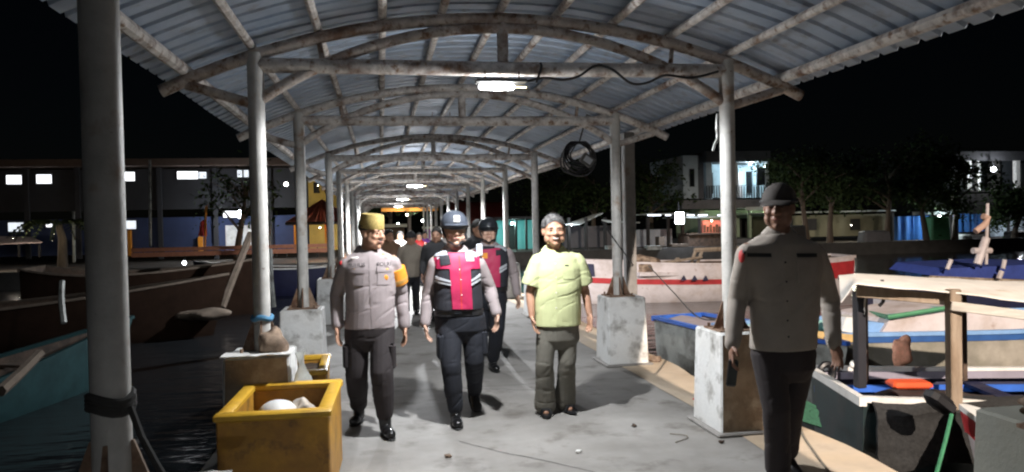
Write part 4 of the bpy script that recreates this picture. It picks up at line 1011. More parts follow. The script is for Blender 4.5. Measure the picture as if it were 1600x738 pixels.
# G: long red and white boat
cG = Vector((8.9, 20.4, 0))
tG, SPG, zgG, hbG = boat('red_and_white_boat', 'long white boat with a red stripe lying across the water beyond the posts', (cG.x, cG.y), R(178), 8.6, 2.0, 1.02, m_hullw, m_hullw, .25, .10, .6, stripes=((0, 1, .30, .40, 'red_strake', m_redp), (.86, 1, .05, .28, 'bow_panel', m_navy), (0, .3, .08, .30, 'stern_panel', m_redp)))
for px in (1069, 1086, 1103):
    q = at(px, 435, 19.42); b = MB(); b.add([q+Vector((-.07, -.02, -.06)), q+Vector((.07, -.02, -.06)), q+Vector((0, -.02, .07)), q+Vector((-.07, .06, -.06)), q+Vector((.07, .06, -.06)), q+Vector((0, .06, .07))], [(0, 1, 2), (5, 4, 3), (0, 3, 4, 1), (1, 4, 5, 2), (2, 5, 3, 0)]); b.build('triangle_mark', m_navy, tG)
prism([(1000, 432), (1000, 426), (1108, 424), (1108, 430)], 19.6, 20.6, 'side_board', m_hullw, tG)
lump(at(1008, 418, 20.2), (.75, .45, .30), 'canvas_heap', m_sack, 'brown canvas heap on the deck of the red and white boat', 'canvas', 6, .5, 3)
for k, (x0, y0, x1, y1) in enumerate(((880, 420, 1030, 414), (886, 430, 960, 424), (1028, 412, 1096, 402), (1040, 420, 1060, 404))):
    b = MB(); a_, c_ = at(x0, y0, 20.6), at(x1, y1, 20.9); d_ = c_-a_; b.bevbox((a_+c_)/2, (d_.length, .12, .06), .01, d_.to_track_quat('X', 'Z').to_matrix()); b.build('deck_plank', m_wood, tG)
t = thing('wooden_trestle', at(1105, 410, 21), 'wooden landing frame with a pale plank top above the red and white boat', 'trestle')
for nm, pts, r_ in (('top_plank', ((1085, 391), (1180, 387)), .07), ('leg', ((1087, 391), (1075, 428)), .05), ('leg', ((1097, 392), (1083, 430)), .05), ('leg', ((1165, 390), (1172, 430)), .05)):
    b = MB(); b.tube([at(*pts[0], 21), at(*pts[1], 21.1)], r_, 6); b.build(nm, m_wood, t)
# E: blue covered boat far right
cE = Vector((13.2, 13.9, 0))
tE, *_ = boat('blue_covered_boat', 'boat with a blue cover and white mast at the far right edge', (cE.x, cE.y), R(184), 7.5, 1.9, .85, m_navy, m_white, .2, .1, .6)
prism([(1463, 432), (1476, 420), (1600, 414), (1700, 416), (1700, 440)], 13.2, 14.6, 'blue_cover', mat('blue_tarpaulin', (.035, .06, .26), .6, .25, 6, bump=.3), tE, .06)
prism([(1452, 437), (1456, 431), (1700, 442), (1700, 449)], 13.1, 13.16, 'cover_batten', m_wood, tE)
for pts, r_, nm in ((((1480, 421), (1486, 406)), .04, 'batten_end'), (((1567, 420), (1570, 406)), .04, 'batten_end'), (((1560, 436), (1565, 424)), .05, 'batten_end'), (((1527, 413), (1541, 372)), .075, 'mast'), (((1541, 413), (1543, 318)), .03, 'mast_pole'), (((1520, 392), (1548, 392)), .06, 'cross_arm'), (((1524, 362), (1540, 350), (1543, 340), (1536, 338)), .06, 'flag_rag')):
    b = MB(); b.tube([at(*p, 13.0) for p in pts], r_, 8); b.build(nm, m_hullw if nm != 'flag_rag' else mat('salmon_cloth', (.62, .42, .33), .85, .2), tE)
# dark boats on the left
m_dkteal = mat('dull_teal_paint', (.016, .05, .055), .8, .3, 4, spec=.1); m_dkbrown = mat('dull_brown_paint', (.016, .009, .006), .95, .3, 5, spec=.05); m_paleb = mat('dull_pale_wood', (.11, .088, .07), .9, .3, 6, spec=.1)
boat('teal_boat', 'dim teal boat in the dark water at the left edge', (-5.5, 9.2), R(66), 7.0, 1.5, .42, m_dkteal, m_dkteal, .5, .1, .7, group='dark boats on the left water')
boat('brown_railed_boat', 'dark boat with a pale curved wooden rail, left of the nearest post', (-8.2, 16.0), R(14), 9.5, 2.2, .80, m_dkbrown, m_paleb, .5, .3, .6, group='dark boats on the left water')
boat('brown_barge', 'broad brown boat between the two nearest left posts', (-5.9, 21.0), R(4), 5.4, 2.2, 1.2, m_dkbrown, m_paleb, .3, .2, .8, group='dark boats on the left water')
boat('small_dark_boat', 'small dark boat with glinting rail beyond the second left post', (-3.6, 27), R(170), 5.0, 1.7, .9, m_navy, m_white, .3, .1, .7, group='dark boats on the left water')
cable('oar', [at(0, 612, 4.4), at(30, 585, 4.8), at(62, 553, 5.3)], .03, 'pale oar tip sticking up from the teal boat', m_paleb, 'oar')
cable('mooring_pole', [at(100, 505, 13), at(96, 468, 13.2), at(97, 440, 13.4)], .045, 'thin grey mooring pole left of the nearest post', m_greyh, 'pole')
cable('mooring_pole', [at(347, 480, 19), at(362, 440, 19.3), at(392, 365, 20)], .09, 'leaning wooden mooring pole left of the second post', m_paleb, 'pole')
cable('mooring_pole', [at(428, 480, 12), at(424, 440, 12), at(422, 390, 12.2)], .035, 'thin upright pole right of the second left post', m_greyh, 'pole')
lump(at(312, 490, 17), (.55, .4, .12), 'pale_sack', m_paleb, 'pale flat sack on the bow of the brown boat', 'sack', 8, .5, 3)
# ------------------------------------------------------------------ shore on the right
m_wallp = mat('pale_blue_wall', (.42, .50, .56), .8, .15, 2); m_walld = mat('grey_wall', (.13, .13, .14), .85, .2, 2)
m_green = mat('pale_green_wall', (.42, .52, .36), .8, .15, 2); m_olivew = mat('olive_wall', (.18, .17, .11), .85, .25, 1.5)
m_darkg = mat('dark_glass_pane', (.012, .014, .018), .12, 0); m_dark = mat('dark_timber', (.02, .018, .017), .8, .3)
m_shutter = mat('dark_shutter', (.03, .035, .04), .6, .2); m_bluet = mat('blue_tarp', (.03, .15, .45), .65, .2, 3, bump=.4)
m_roofd = mat('dark_tin_roof', (.05, .05, .055), .7, .3, 2); m_sheet = mat('pale_awning_sheet', (.5, .54, .52), .7, .25, 2, bump=.4)
def pb(x0, y0, x1, y1, Y, dep, name, m, par=None, bev=0):
    """box whose camera side covers a photo rectangle at depth Y"""
    a, c_ = at(x0, y1, Y), at(x1, y0, Y); b = MB(); b.box2((a.x, Y, min(a.z, c_.z)), (c_.x, Y+dep, max(a.z, c_.z))); return b.build(name, m, par)
def bulb(px, py, Y, r, col, s, power, label, kind='bulb', rad=.08, group=None):
    p = at(px, py, Y); t = thing('bulb_lamp', p, label, 'lamp', group)
    b = MB(); b.ell(p, (r, r, r), None, 12, 8); b.build('bulb', emit('glow_%d_%d' % (px, py), col, s), t, True)
    b = MB(); b.tube([p+Vector((0, .02, r*.7)), p+Vector((0, .05, r*2.2))], r*.4, 8); b.build('socket', m_black, t)
    if power:
        l = lamp_light('POINT', p+Vector((0, -r*1.3-.05, -.05)), power, col, rad)
    return t
HY = 46.0
hs = thing('balcony_house', at(1135, 390, HY), 'two storey pale house with lit balcony behind the trees on the right', 'house')
pb(1068, 243, 1090, 311, HY, 6, 'wall', m_wallp, hs); pb(1104, 246, 1112, 312, HY+.3, 5.6, 'wall', m_wallp, hs); pb(1090, 243, 1104, 311, HY+.7, 4, 'recess_wall', m_walld, hs)
pb(1112, 252, 1200, 310, HY+1.8, 3, 'back_wall', m_wallp, hs); pb(1104, 236, 1204, 253, HY-.4, 7, 'roof_slab', m_roofd, hs)
pb(1066, 311, 1202, 327, HY-.5, 7, 'floor_slab', m_walld, hs)
w = pb(1078, 264, 1085, 292, HY-.04, .1, 'window', m_dark, hs); pb(1079, 266, 1084, 291, HY-.07, .04, 'pane', m_darkg, w)
for x0, x1, y0, y1 in ((1108, 1114, 270, 303), (1167, 1175, 268, 302)):
    w = pb(x0, y0, x1, y1, HY+1.7, .1, 'window', m_dark, hs); pb(x0+1, y0+1, x1-1, y1-2, HY+1.66, .05, 'pane', m_darkg, w)
pb(1140, 270, 1160, 309, HY+1.7, .1, 'door', mat('pinkish_door', (.5, .42, .42), .7, .1), hs); pb(1183, 262, 1198, 290, HY+.2, .1, 'shutter', m_shutter, hs)
pb(1150, 254, 1153, 309, HY+.1, .2, 'pillar', m_white, hs); pb(1197, 254, 1201, 309, HY+.1, .2, 'pillar', m_white, hs); pb(1178, 256, 1182, 309, HY+1.4, .2, 'pillar', m_wallp, hs)
rl = pb(1104, 289, 1200, 291, HY-.3, .06, 'railing', m_shutter, hs)
for k in range(25): pb(1104+k*3.9, 291, 1105+k*3.9, 310, HY-.28, .04, 'baluster', m_shutter, rl)
pb(1094, 327, 1100, 372, HY+.5, 4, 'wall', m_green, hs); pb(1100, 327, 1200, 372, HY+3, 3, 'back_wall', m_green, hs); pb(1166, 323, 1192, 329, HY-.6, .1, 'lintel_board', m_sheet, hs)
pb(1157, 341, 1170, 372, HY+2.9, .1, 'door', m_dark, hs); w = pb(1175, 340, 1187, 358, HY+2.9, .1, 'window', m_dark, hs); pb(1177, 342, 1185, 356, HY+2.86, .04, 'pane', m_darkg, w)
pb(1171, 327, 1174, 372, HY+.4, .25, 'pillar', m_green, hs); pb(1196, 327, 1200, 372, HY+.4, .25, 'pillar', m_green, hs)
pb(1092, 372, 1202, 392, HY-.6, 8, 'plinth', m_walld, hs)
bulb(1172, 256, HY+.6, .10, (.70, .93, 1), 14, 330, 'cool bulb on the balcony ceiling of the pale house')
bulb(1172, 331, HY+.9, .09, (.85, 1, .72), 10, 160, 'greenish bulb in the ground floor porch of the pale house')
# stalls and work sheds in front of it
st = thing('market_stall', at(1110, 390, 40), 'waterside stall with red lit shelf and dark counter left of the pale house', 'stall')
pb(1098, 344, 1130, 366, 41.6, .2, 'back_board', mat('salmon_board', (.55, .22, .18), .8, .2, 3), st); pb(1076, 366, 1132, 388, 40.2, 1.6, 'counter', m_dwood, st); pb(1076, 364, 1132, 367, 40.0, 1.8, 'counter_top', m_paleb, st)
pb(1066, 338, 1140, 341, 40, 3, 'awning', m_sheet, st); pb(1092, 341, 1095, 366, 40.5, .12, 'stall_post', m_dark, st)
for k in range(6): pb(1101+k*4.6, 351+(k % 2)*3, 1103.4+k*4.6, 363, 41.45, .1, 'bottle', m_dwood, st)
bulb(1112, 345, 40.9, .05, (1, .55, .40), 6, 60, 'small warm bulb over the red stall shelf')
wk = thing('work_lamp', at(1062, 341, 39.5), 'very bright white square work lamp among the stalls on the right', 'lamp')
c_ = at(1062, 341, 39.5); b = MB(); b.bevbox(c_, (.50, .10, .62), .05); b.build('lamp_panel', emit('work_glow', (.80, .88, 1), 22), wk, True)
b = MB(); b.bevbox(c_+Vector((0, .12, 0)), (.56, .10, .68), .03); b.build('lamp_housing', m_black, wk); b = MB(); b.tube([c_+Vector((0, .12, .3)), c_+Vector((0, .12, .9))], .03, 6); b.build('bracket', m_black, wk)
lamp_light('POINT', c_+Vector((0, -.2, -.1)), 360, (.80, .88, 1), .12)
for k, (x, w_) in enumerate(((1016, 8), (1026, 14), (1044, 9), (1079, 12), (1098, 16), (1126, 10))):
    b = MB(); a_ = at(x, 336.5, 40.6); b.bevbox(a_, (w_*.034, .12, .07), .01); tag(b.build('roof_gap_light', emit('gap_glow', (.8, .88, 1), 2.5)), ('leftmost glowing slot under the tin roof by the work lamp', 'second glowing slot under the tin roof left of the work lamp', 'glowing slot just left of the square work lamp', 'glowing slot just right of the square work lamp', 'glowing slot above the red stall shelf', 'glowing slot at the right end of the stall awning')[k], 'lamp', 'glowing slots under the stall roofs')
sh_ = thing('boat_shed', at(960, 385, 42), 'low waterside shed with pale tarpaulin awning and lit back panel', 'shed')
for k, q in enumerate((((884, 352), (930, 336), (942, 334), (906, 352)), ((940, 345), (962, 346), (1000, 349), (950, 348)))):
    A_ = [at(x, y, 41+1.2*(j > 0 and j < 3)) for j, (x, y) in enumerate(q)]; b = MB(); b.loft([A_, [p+Vector((0, 0, .06)) for p in A_]]); b.build('tarp_sheet', m_sheet, sh_)
pb(1010, 333, 1076, 336, 41, 3, 'tin_roof', m_sheet, sh_); pb(992, 358, 1050, 386, 43.6, .2, 'back_panel', mat('grey_blue_panel', (.32, .38, .44), .8, .3, 2), sh_)
for x in (888, 915, 945, 1012, 1044, 1066): pb(x, 340, x+3, 392, 41.2, .2, 'shed_post', m_dark, sh_)
pb(880, 352, 990, 388, 44, .2, 'rear_wall', m_walld, sh_)
bulb(893, 352, 40.6, .03, (.8, .9, 1), 12, 50, 'added unseen light under the pale tarpaulin left of the shed')  # added light; its bulb is kept too tiny to see
for k, (x, y, w_, h_) in enumerate(((1012, 384, 22, 7), (1050, 381, 26, 5), (950, 384, 16, 8), (1030, 370, 9, 14))):
    pb(x, y, x+w_, y+h_, 39.4+k*.2, .6, 'fish_crate', m_paleb if k % 2 else m_greyh); tag(bpy.data.objects[[o.name for o in bpy.data.objects if o.name.startswith('fish_crate')][-1]], ('low pale crate on the far quay below the white work lamp', 'long flat crate on the far quay right of the work lamp', 'small pale crate at the far shed, leftmost on the quay', 'upright grey crate in front of the lit shed panel')[k], 'crate', 'crates on the far quay')
# teal lit shop behind the right posts of the canopy
tl = thing('teal_shop', at(800, 390, 44), 'teal lit shop front glimpsed between the right canopy posts', 'shop')
pb(776, 344, 832, 392, 46, .3, 'shop_wall', mat('teal_wall', (.15, .42, .42), .8, .2, 1), tl); pb(770, 338, 838, 343, 43.5, 3, 'shop_roof', m_roofd, tl)
for x in (790, 806, 822): pb(x, 343, x+2, 392, 44, .2, 'shop_post', m_dark, tl)
pb(796, 352, 806, 392, 45.8, .1, 'door', m_dark, tl)
bulb(800, 349, 44.6, .08, (.55, 1, .95), 10, 110, 'teal tinted bulb in the shop behind the canopy posts')
# long wall with tin roof, blue tarps, second house
wl = thing('long_shed', at(1270, 370, 44), 'long low olive shed with a pale roof edge behind the trees', 'shed')
pb(1212, 334, 1392, 372, 44.5, 3, 'wall', m_olivew, wl); pb(1205, 328, 1400, 334, 43.4, 5, 'roof_edge', m_sheet, wl)
for x in (1225, 1262, 1330): w = pb(x, 342, x+14, 360, 44.4, .12, 'window', m_dark, wl)
bulb(1225, 362, 42.6, .12, (1, .93, .75), 5, 70, 'round yellowish lamp behind the shoulder of the shadowed man')
bulb(1330, 352, 42.4, .025, (1, .95, .8), 5, 35, 'added warm light in front of the long olive shed')  # added to light the shed, with a bulb too small to notice
bt = thing('blue_tarp_fence', at(1470, 372, 43), 'fence of bright blue tarpaulin sheets lit from above at the right', 'fence')
for x0, x1, y0, y1 in ((1397, 1426, 338, 378), (1427, 1455, 337, 377), (1488, 1516, 334, 363), (1517, 1545, 334, 362), (1546, 1576, 336, 370), (1577, 1625, 336, 372)):
    a, c_ = at(x0, y1, 43), at(x1, y0, 43); b = MB(); b.grid(lambda u, v: (a.x+(c_.x-a.x)*u, 43+.10*math.sin(u*14+x0)+.04*noise.noise((u*8, v*4, x0)), a.z+(c_.z-a.z)*v), 18, 6, (0, .03, 0)); b.build('tarp_panel', m_bluet if x0 < 1540 else m_wallp, bt, True)
for x in (1396, 1456, 1487, 1546, 1577): pb(x-1, 330, x+1, 384, 42.85, .12, 'fence_post', m_dark, bt)
pb(1450, 330, 1492, 336, 42.5, 1.4, 'awning_strip', m_sheet, bt)
pb(1395, 372, 1640, 392, 43.4, .3, 'lower_board', m_walld, bt)
bulb(1468, 338, 41.8, .09, (.85, .93, 1), 14, 160, 'white bulb over the blue tarpaulin fence')
bulb(1592, 342, 41.6, .05, (.9, .93, 1), 10, 70, 'added white light near the right edge over the pale tarpaulin panels')  # added light for the pale panels, bulb kept small
h2 = thing('upper_veranda_house', at(1560, 320, 50), 'dark house with a lit white columned upper veranda at the far right', 'house')
pb(1500, 252, 1660, 300, 52.5, 4, 'back_wall', mat('white_wall', (.6, .6, .62), .8, .1), h2); pb(1500, 300, 1660, 392, 50, 8, 'lower_wall', m_dark, h2); pb(1495, 236, 1665, 251, 49.6, 9, 'roof', m_roofd, h2)
for x0, x1 in ((1512, 1518), (1528, 1532), (1548, 1562), (1588, 1594), (1640, 1646)): pb(x0, 251, x1, 300, 50, .3, 'column', m_white if x0 != 1548 else m_dark, h2)
for x0, x1 in ((1500, 1511), (1538, 1549), (1568, 1588)): pb(x0, 251, x1, 300, 50.8, .2, 'shutter', m_shutter, h2)
pb(1500, 296, 1660, 300, 49.9, .12, 'parapet', m_dark, h2)
bulb(1552, 264, 49.2, .20, (.9, .95, 1), 22, 200, 'bright white lamp on the upper veranda of the far right house')
# things along the quay: barrels, people-high stacks
for k, (x0, y0, x1, y1, m, lab) in enumerate(((1234, 352, 1262, 392, m_dark, 'dark covered cart standing left of the tree trunk'), (1455, 338, 1487, 388, m_greenp, 'dark green covered stack between the blue tarpaulin panels'), (1505, 366, 1522, 386, m_greyh, 'small grey box in front of the blue tarpaulin fence'), (1350, 360, 1395, 392, m_walld, 'grey covered heap beside the blue tarpaulin fence'), (1580, 360, 1620, 398, m_dark, 'black covered heap at the right edge of the far quay'))):
    a, c_ = at(x0, y1, 40.8), at(x1, y0, 40.8); b = MB(); b.bevbox(((a.x+c_.x)/2, 41.2, (a.z+c_.z)/2), (c_.x-a.x, .9, c_.z-a.z), .09, None, .15); tag(b.build('covered_stack', m, None, True), lab, 'stack', 'covered stacks on the far quay')
# quay wall
b = MB(); b.box2((6.2, 39.6, -1.3), (90, 40.0, .02)); tag(b.build('quay_wall', mat('dark_quay_stone', (.06, .058, .055), .9, .3, 2, bump=.5)), kind='structure')
# ------------------------------------------------------------------ trees
m_bark = mat('tree_bark', (.10, .075, .055), .9, .4, 6, bump=.6, stretch=(1, 1, .3)); m_leaf = mat('tree_leaf', (.045, .07, .025), .7, .4, 2, (.03, .045, .02), 1.2, .5, .15, spec=.02)
def tree(px, py0, Y, ht, cw, label, seed, n=2600, lean=0, drop=.5):
    rnd = random.Random(seed); p0 = at(px, py0, Y); p0.z = -.06
    t = thing('shade_tree', p0, label, 'tree', 'shade trees on the far quay')
    top = p0+Vector((lean, 0, ht*.62)); b = MB()
    b.tube([p0, p0.lerp(top, .3)+Vector((.1*rnd.uniform(-1, 1), 0, 0)), p0.lerp(top, .65)+Vector((.15*rnd.uniform(-1, 1), 0, 0)), top], [.20, .15, .12, .06], 8); cl = []
    limbs = []
    for k in range(9):
        a = rnd.uniform(0, 6.28); s_ = p0.lerp(top, rnd.uniform(.42, 1)); e = s_+Vector((math.cos(a)*cw*rnd.uniform(.35, .85), math.sin(a)*cw*rnd.uniform(.35, .8), ht*rnd.uniform(.05, .32)))
        mid_ = s_.lerp(e, .5)+Vector((0, 0, .25)); b.tube([s_, mid_, e], [.07, .045, .018], 6); limbs.append((s_, mid_, e))
        for j in range(6): cl.append((mid_.lerp(e, rnd.uniform(.2, 1.15))+Vector((rnd.gauss(0, .5), rnd.gauss(0, .5), rnd.gauss(0, .35))), rnd.uniform(.35, .95)))
    b.build('trunk', m_bark, t, True)
    vs = []; fs = []
    for i in range(n):
        c_, r_ = rnd.choice(cl); q = c_+Vector((rnd.gauss(0, r_*.55), rnd.gauss(0, r_*.55), rnd.gauss(0, r_*.4)-abs(rnd.gauss(0, drop*.6))))
        ln = rnd.uniform(.16, .36); d_ = Vector((rnd.gauss(0, 1), rnd.gauss(0, 1), rnd.gauss(0, .6)-.8*drop)).normalized()*ln; u_ = d_.cross(Vector((rnd.gauss(0, 1), rnd.gauss(0, 1), rnd.gauss(0, 1)))).normalized()*ln*.22
        k = len(vs); vs += [q-d_*.5, q+u_, q+d_*.5, q-u_]; fs.append((k, k+1, k+2, k+3))
    MB().add(vs, fs).build('crown', m_leaf, t); return t
for k, (px, Y, ht, cw, lab, ln) in enumerate(((1297, 40.7, 6.2, 3.0, 'tree with green lit lower leaves right of the shadowed man', .2), (1262, 41.2, 6.6, 3.2, 'tree rising directly behind the shadowed man', -.3), (1385, 41.0, 6.6, 3.3, 'dark drooping tree between the long shed and the blue tarpaulins', .3), (1448, 40.6, 6.0, 3.0, 'dark tree with thin leaning stem before the blue tarpaulins', -.8), (1492, 40.7, 6.0, 2.6, 'thin dark tree beside the white awning strip', .4), (1585, 40.6, 3.4, 1.8, 'dark tree before the veranda house', .5))):
    tree(px, 385, Y, ht, cw, lab, k+3, lean=ln)
tree(1020, 385, 47.5, 7.5, 3.4, 'tall dark tree behind the stalls left of the pale house', 31); tree(930, 385, 48.5, 7.0, 3.6, 'dark tree behind the low waterside shed', 32); tree(865, 388, 47, 6.4, 2.6, 'dark tree behind the man in yellow', 33)
tree(640, 380, 56, 7.5, 4.0, 'leafy tree beyond the far end of the canopy', 34, n=3200); tree(610, 380, 58, 7.0, 3.0, 'smaller leafy tree left of the far canopy end', 35)
# far end of the jetty
ob = thing('orange_banner', at(638, 328, 49), 'orange lit beam banner across the far end of the canopy', 'banner')
pb(596, 324, 684, 331, 49, .15, 'banner_cloth', mat('orange_banner', (.75, .36, .08), .7, .1), ob); pb(596, 331, 598, 375, 49, .12, 'banner_pole', m_dark, ob); pb(682, 331, 684, 375, 49, .12, 'banner_pole', m_dark, ob)
bulb(636, 336, 48.2, .06, (1, .8, .55), 8, 160, 'tiny warm bulb under the orange banner')
bulb(660, 345, 53.5, .07, (.9, .95, 1), 14, 220, 'tiny white bulb in the leaves beyond the canopy')
bulb(622, 350, 54, .07, (.9, .95, 1), 14, 180, 'tiny white bulb left of the far leafy tree')
pv = thing('purple_stall', at(676, 385, 50.5), 'purple covered stall beyond the far end of the jetty', 'stall')
pb(664, 358, 692, 385, 50.8, 1.2, 'stall_cloth', mat('purple_tarp', (.30, .10, .42), .7, .2, 3, bump=.3), pv); pb(662, 354, 694, 358, 50.4, 2, 'stall_roof', m_sheet, pv)
kp = thing('far_kiosk', at(615, 385, 52), 'small pale kiosk beyond the far end of the jetty on the left', 'kiosk')
pb(590, 356, 632, 386, 53, 1.5, 'kiosk_wall', m_paleb, kp); pb(586, 350, 636, 356, 52.4, 2.6, 'kiosk_roof', m_sheet, kp); pb(600, 362, 614, 386, 52.9, .1, 'door', m_dark, kp)
rt = thing('red_roof_shed', at(720, 340, 47.5), 'shed with dark red roof behind the right canopy posts', 'shed')
pb(700, 350, 790, 388, 49, 3, 'wall', m_walld, rt)
A_ = [at(694, 350, 47.5), at(796, 350, 47.5), at(786, 318, 50), at(704, 318, 50)]; b = MB(); b.loft([A_, [p+Vector((0, 0, .08)) for p in A_]]); b.build('roof', mat('dark_red_tiles', (.22, .04, .03), .7, .2, 4), rt)
# ------------------------------------------------------------------ shore on the left
LY = 42.0
lb = thing('blue_hall', at(240, 400, LY), 'long dark hall with blue lower wall and lit windows across the left water', 'hall')
m_hu = mat('dark_hall_wall', (.045, .045, .05), .85, .15, 1); m_hb = mat('blue_hall_wall', (.045, .065, .15), .8, .2, 1.5)
pb(-120, 335, 520, 405, LY, .3, 'lower_wall', m_hb, lb); pb(-120, 262, 520, 334, LY, .32, 'upper_wall', m_hu, lb); pb(-130, 246, 530, 262, LY-.8, 9, 'roof_edge', mat('brown_eave', (.12, .08, .06), .85, .2), lb)
m_winlit = emit('lit_window', (.92, .95, 1), 1.5); m_winlit2 = emit('lit_window_dim', (.85, .92, 1), .8)
for x0, y0, x1, y1, m in ((10, 274, 33, 288, m_winlit), (57, 273, 80, 287, m_winlit), (186, 269, 210, 283, m_winlit), (277, 268, 309, 280, m_winlit), (311, 269, 322, 279, m_winlit2), (371, 266, 378, 277, m_winlit2), (381, 266, 388, 277, m_winlit2),
        (13, 348, 36, 362, m_winlit2), (191, 345, 212, 358, m_winlit2), (72, 347, 82, 355, m_winlit), (349, 330, 371, 340, m_winlit)):
    f = MB(); a, c_ = at(x0, y1, LY-.05), at(x1, y0, LY-.05)
    fr = pb(x0-1.2, y0-1.2, x1+1.2, y1+1.2, LY-.045, .05, 'window', m_dark, lb); pb(x0, y0, (x0+x1)/2-.3, y1, LY-.07, .03, 'pane', m, fr); pb((x0+x1)/2+.3, y0, x1, y1, LY-.07, .03, 'pane', m, fr)
for x in (40, 120, 165, 248, 335, 420): pb(x, 262, x+3, 405, LY-.14, .13, 'pilaster', m_hu, lb)
dr = pb(353, 352, 378, 386, LY-.06, .06, 'door', m_white, lb); pb(380, 352, 398, 386, LY-.06, .06, 'door', m_white, lb)
pb(460, 352, 470, 392, LY-.2, .2, 'orange_column', m_orange, lb); pb(310, 370, 316, 396, LY-.2, .2, 'orange_column', m_orange, lb); pb(200, 360, 204, 400, LY-.2, .2, 'orange_column', m_orange, lb)
bulb(377, 335, LY-1.4, .22, (.85, .92, 1), 24, 170, 'very bright white lamp on the wall of the blue hall')
bulb(447, 288, 30, .075, (1, .97, .9), 14, 12, 'small white hanging lamp just left of the third post', rad=.05)
bulb(288, 411, 30, .07, (.9, .95, 1), 14, 6, 'tiny white light low over the dark boats on the left')
bulb(473, 384, 31, .13, (.95, .97, 1), 12, 20, 'oval white lamp low behind the third left post')
bulb(20, 372, 36, .02, (1, .85, .7), 6, 60, 'added dim warm light over the pale tarpaulin at the left edge')  # added to brighten the tarpaulin; bulb shrunk out of sight
# pale tarpaulin under the palm at the far left
tp = thing('pale_tarp_shelter', at(30, 385, 38), 'pinkish tarpaulin shelter at the left edge across the water', 'shelter')
A_ = [at(-40, 384, 37.6), at(66, 380, 37.6), at(50, 372, 39.6), at(-40, 370, 39.6)]; b = MB(); b.loft([A_, [p+Vector((0, 0, .05)) for p in A_]]); b.build('tarp', mat('pinkish_tarp', (.52, .42, .40), .8, .25, 2, bump=.3), tp)
for x in (-20, 28, 60): pb(x, 382, x+2, 402, 37.8, .1, 'shelter_post', m_dark, tp)
# gazebo with red hip roof and yellow house behind
gy_ = 36.0
gb = thing('gazebo', at(500, 388, gy_), 'small pavilion with red tiled hip roof and orange posts behind the left canopy posts', 'pavilion')
c0, c1 = at(446, 350, gy_), at(556, 350, gy_); ap = at(503, 314, gy_+1.6); z_ = c0.z
base = [Vector((c0.x, gy_, z_)), Vector((c1.x, gy_, z_)), Vector((c1.x, gy_+3.4, z_)), Vector((c0.x, gy_+3.4, z_))]
b = MB()
for i in range(4):
    a, c_ = base[i], base[(i+1) % 4]; nn = 14
    for k in range(nn):
        q0, q1 = a.lerp(c_, k/nn), a.lerp(c_, (k+.92)/nn); q2 = q1.lerp(ap, .98); q3 = q0.lerp(ap, .98); up_ = Vector((0, 0, .05+.03*(k % 2)))
        b.loft([[q0, q1, q2, q3], [q0+up_, q1+up_, q2+up_, q3+up_]])
b.build('tiled_roof', mat('red_roof_tiles', (.45, .12, .07), .7, .25, 4), gb)
MB().tube([(c0.x, gy_, z_), (c1.x, gy_, z_)], .08, 6).build('eave_board', m_dwood, gb)
for x in (463, 508, 545): pb(x, 350, x+6, 392, gy_+.4, .25, 'pavilion_post', m_orange, gb)
pb(440, 384, 560, 388, gy_-.1, .1, 'pavilion_rail', mat('orange_rail', (.45, .18, .10), .7, .2), gb)
bulb(500, 356, gy_+.9, .025, (1, .85, .6), 8, 110, 'warm bulb under the red roofed pavilion')
yh = thing('yellow_house', at(500, 380, 43), 'yellow lit house wall behind the red roofed pavilion', 'house')
pb(484, 268, 524, 392, 41.2, .6, 'wall', mat('yellow_wall', (.55, .40, .10), .8, .2, 1.5), yh); pb(478, 258, 530, 268, 40.6, 3, 'roof_edge', m_roofd, yh)
for x in (490, 508): w = pb(x, 285, x+9, 302, 41.1, .12, 'window', m_dark, yh)
bulb(497, 290, 39.6, .025, (1, .8, .45), 6, 22, 'added warm light for the yellow house wall')  # added light on the wall; its bulb hardly shows
# promenade rail, flag, posts on the left quay
pr_ = thing('promenade_rail', at(330, 392, 35), 'low orange lit railing along the left quay', 'railing')
pb(205, 386, 520, 388.5, 35, .1, 'top_rail', mat('orange_rail', (.45, .18, .10)), pr_); pb(205, 394, 520, 395.5, 35, .1, 'lower_rail', mat('orange_rail', (.45, .18, .10)), pr_)
for k in range(20): pb(207+k*16, 386, 208.4+k*16, 402, 35.1, .1, 'rail_post', m_dark, pr_)
b = MB(); b.box2((-120, 33.6, -1.3), (-2.2, 34.0, .02)); tag(b.build('quay_wall', MATS['dark_quay_stone']), kind='structure')
fg = thing('flag', at(318, 396, 37), 'red flag hanging on an orange lit pole before the blue hall', 'flag')
b = MB(); b.tube([at(320, 396, 37), at(322, 322, 37)], .04, 6); b.build('flag_pole', m_orange, fg)
b = MB(); fa = at(322, 340, 37); b.grid(lambda u, v: fa+Vector((-.28*u-.10*v*u, .10*math.sin(u*7+v*2), -.25*u-.85*v*(1-.3*u))), 8, 12, (0, .01, 0)); b.build('flag_cloth', m_red, fg, True)
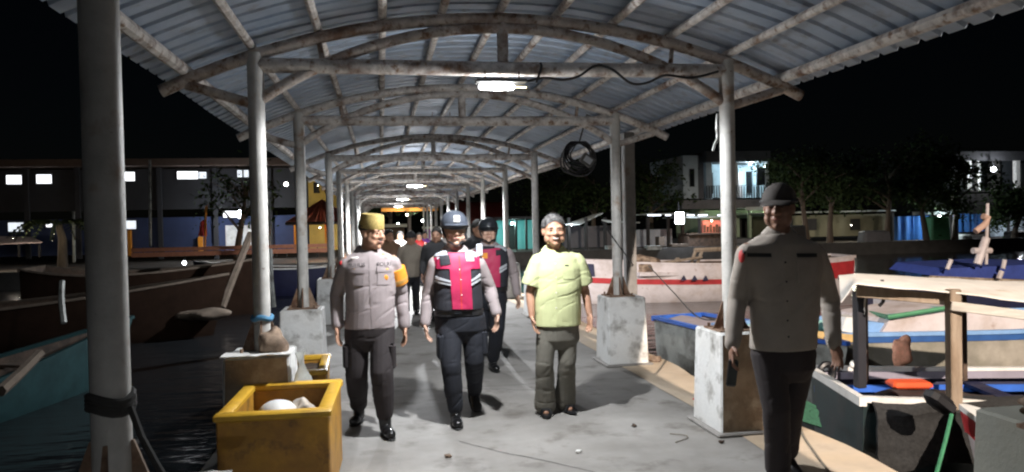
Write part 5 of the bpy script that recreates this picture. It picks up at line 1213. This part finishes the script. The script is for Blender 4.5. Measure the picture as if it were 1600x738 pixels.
for k, (x, y0, y1, lab) in enumerate(((234, 250, 385, 'thin tall pole before the blue hall, right of the nearest post'), (115, 330, 410, 'dark pole beside the palm on the left quay'), (420, 300, 395, 'thin tall pole right of the second left post'))):
    b = MB(); b.tube([at(x+1, y1, 36), at(x, y0, 36)], .06, 6); tag(b.build('thin_pole', m_greyh), lab, 'pole')
# palm on the left quay
pt = at(97, 396, 35.5); t = thing('palm_tree', Vector((pt.x, pt.y, -.05)), 'small palm with dim drooping fronds on the left quay', 'palm')
hd = at(92, 352, 35.5); b = MB(); b.tube([Vector((pt.x, 35.5, -.05)), pt.lerp(hd, .5)+Vector((.08, 0, 0)), hd], [.22, .17, .13], 10); b.build('trunk', m_bark, t, True)
m_frond = mat('palm_frond', (.06, .085, .03), .6, .3, 4); rnd = random.Random(5)
for k in range(13):
    a = k*2*math.pi/13+rnd.uniform(-.2, .2); ln = rnd.uniform(1.5, 2.2); vs = []; fs = []
    prev = None
    for i in range(15):
        f = i/14; q = hd+Vector((math.cos(a)*ln*f, math.sin(a)*ln*f, .55*math.sin(f*2.2)*1.0-1.1*f*f))
        sd = Vector((-math.sin(a), math.cos(a), 0))
        if i > 1:
            for s_ in (1, -1):
                w_ = .38*math.sin(math.pi*min(1, f*.9+.08)); kk = len(vs); e = q+sd*s_*w_+Vector((math.cos(a)*.15, math.sin(a)*.15, -w_*.55)); vs += [q+Vector((0, 0, .01)), q+Vector((math.cos(a)*.17, math.sin(a)*.17, -.01)), e]; fs.append((kk, kk+1, kk+2))
        if i: k2 = len(vs); pq = pprev; vs += [pq+sd*.02, q+sd*.02, q-sd*.02, pq-sd*.02]; fs.append((k2, k2+1, k2+2, k2+3))
        pprev = q
    MB().add(vs, fs).build('frond', m_frond, t)
tree(370, 392, 39, 5.5, 2.0, 'thin bare tree before the lit doors of the blue hall', 51, n=500, lean=.5)
bulb(84, 366, 34.4, .02, (1, .9, .7), 6, 15, 'added unseen light in front of the palm')  # added light on the fronds, bulb too small to see
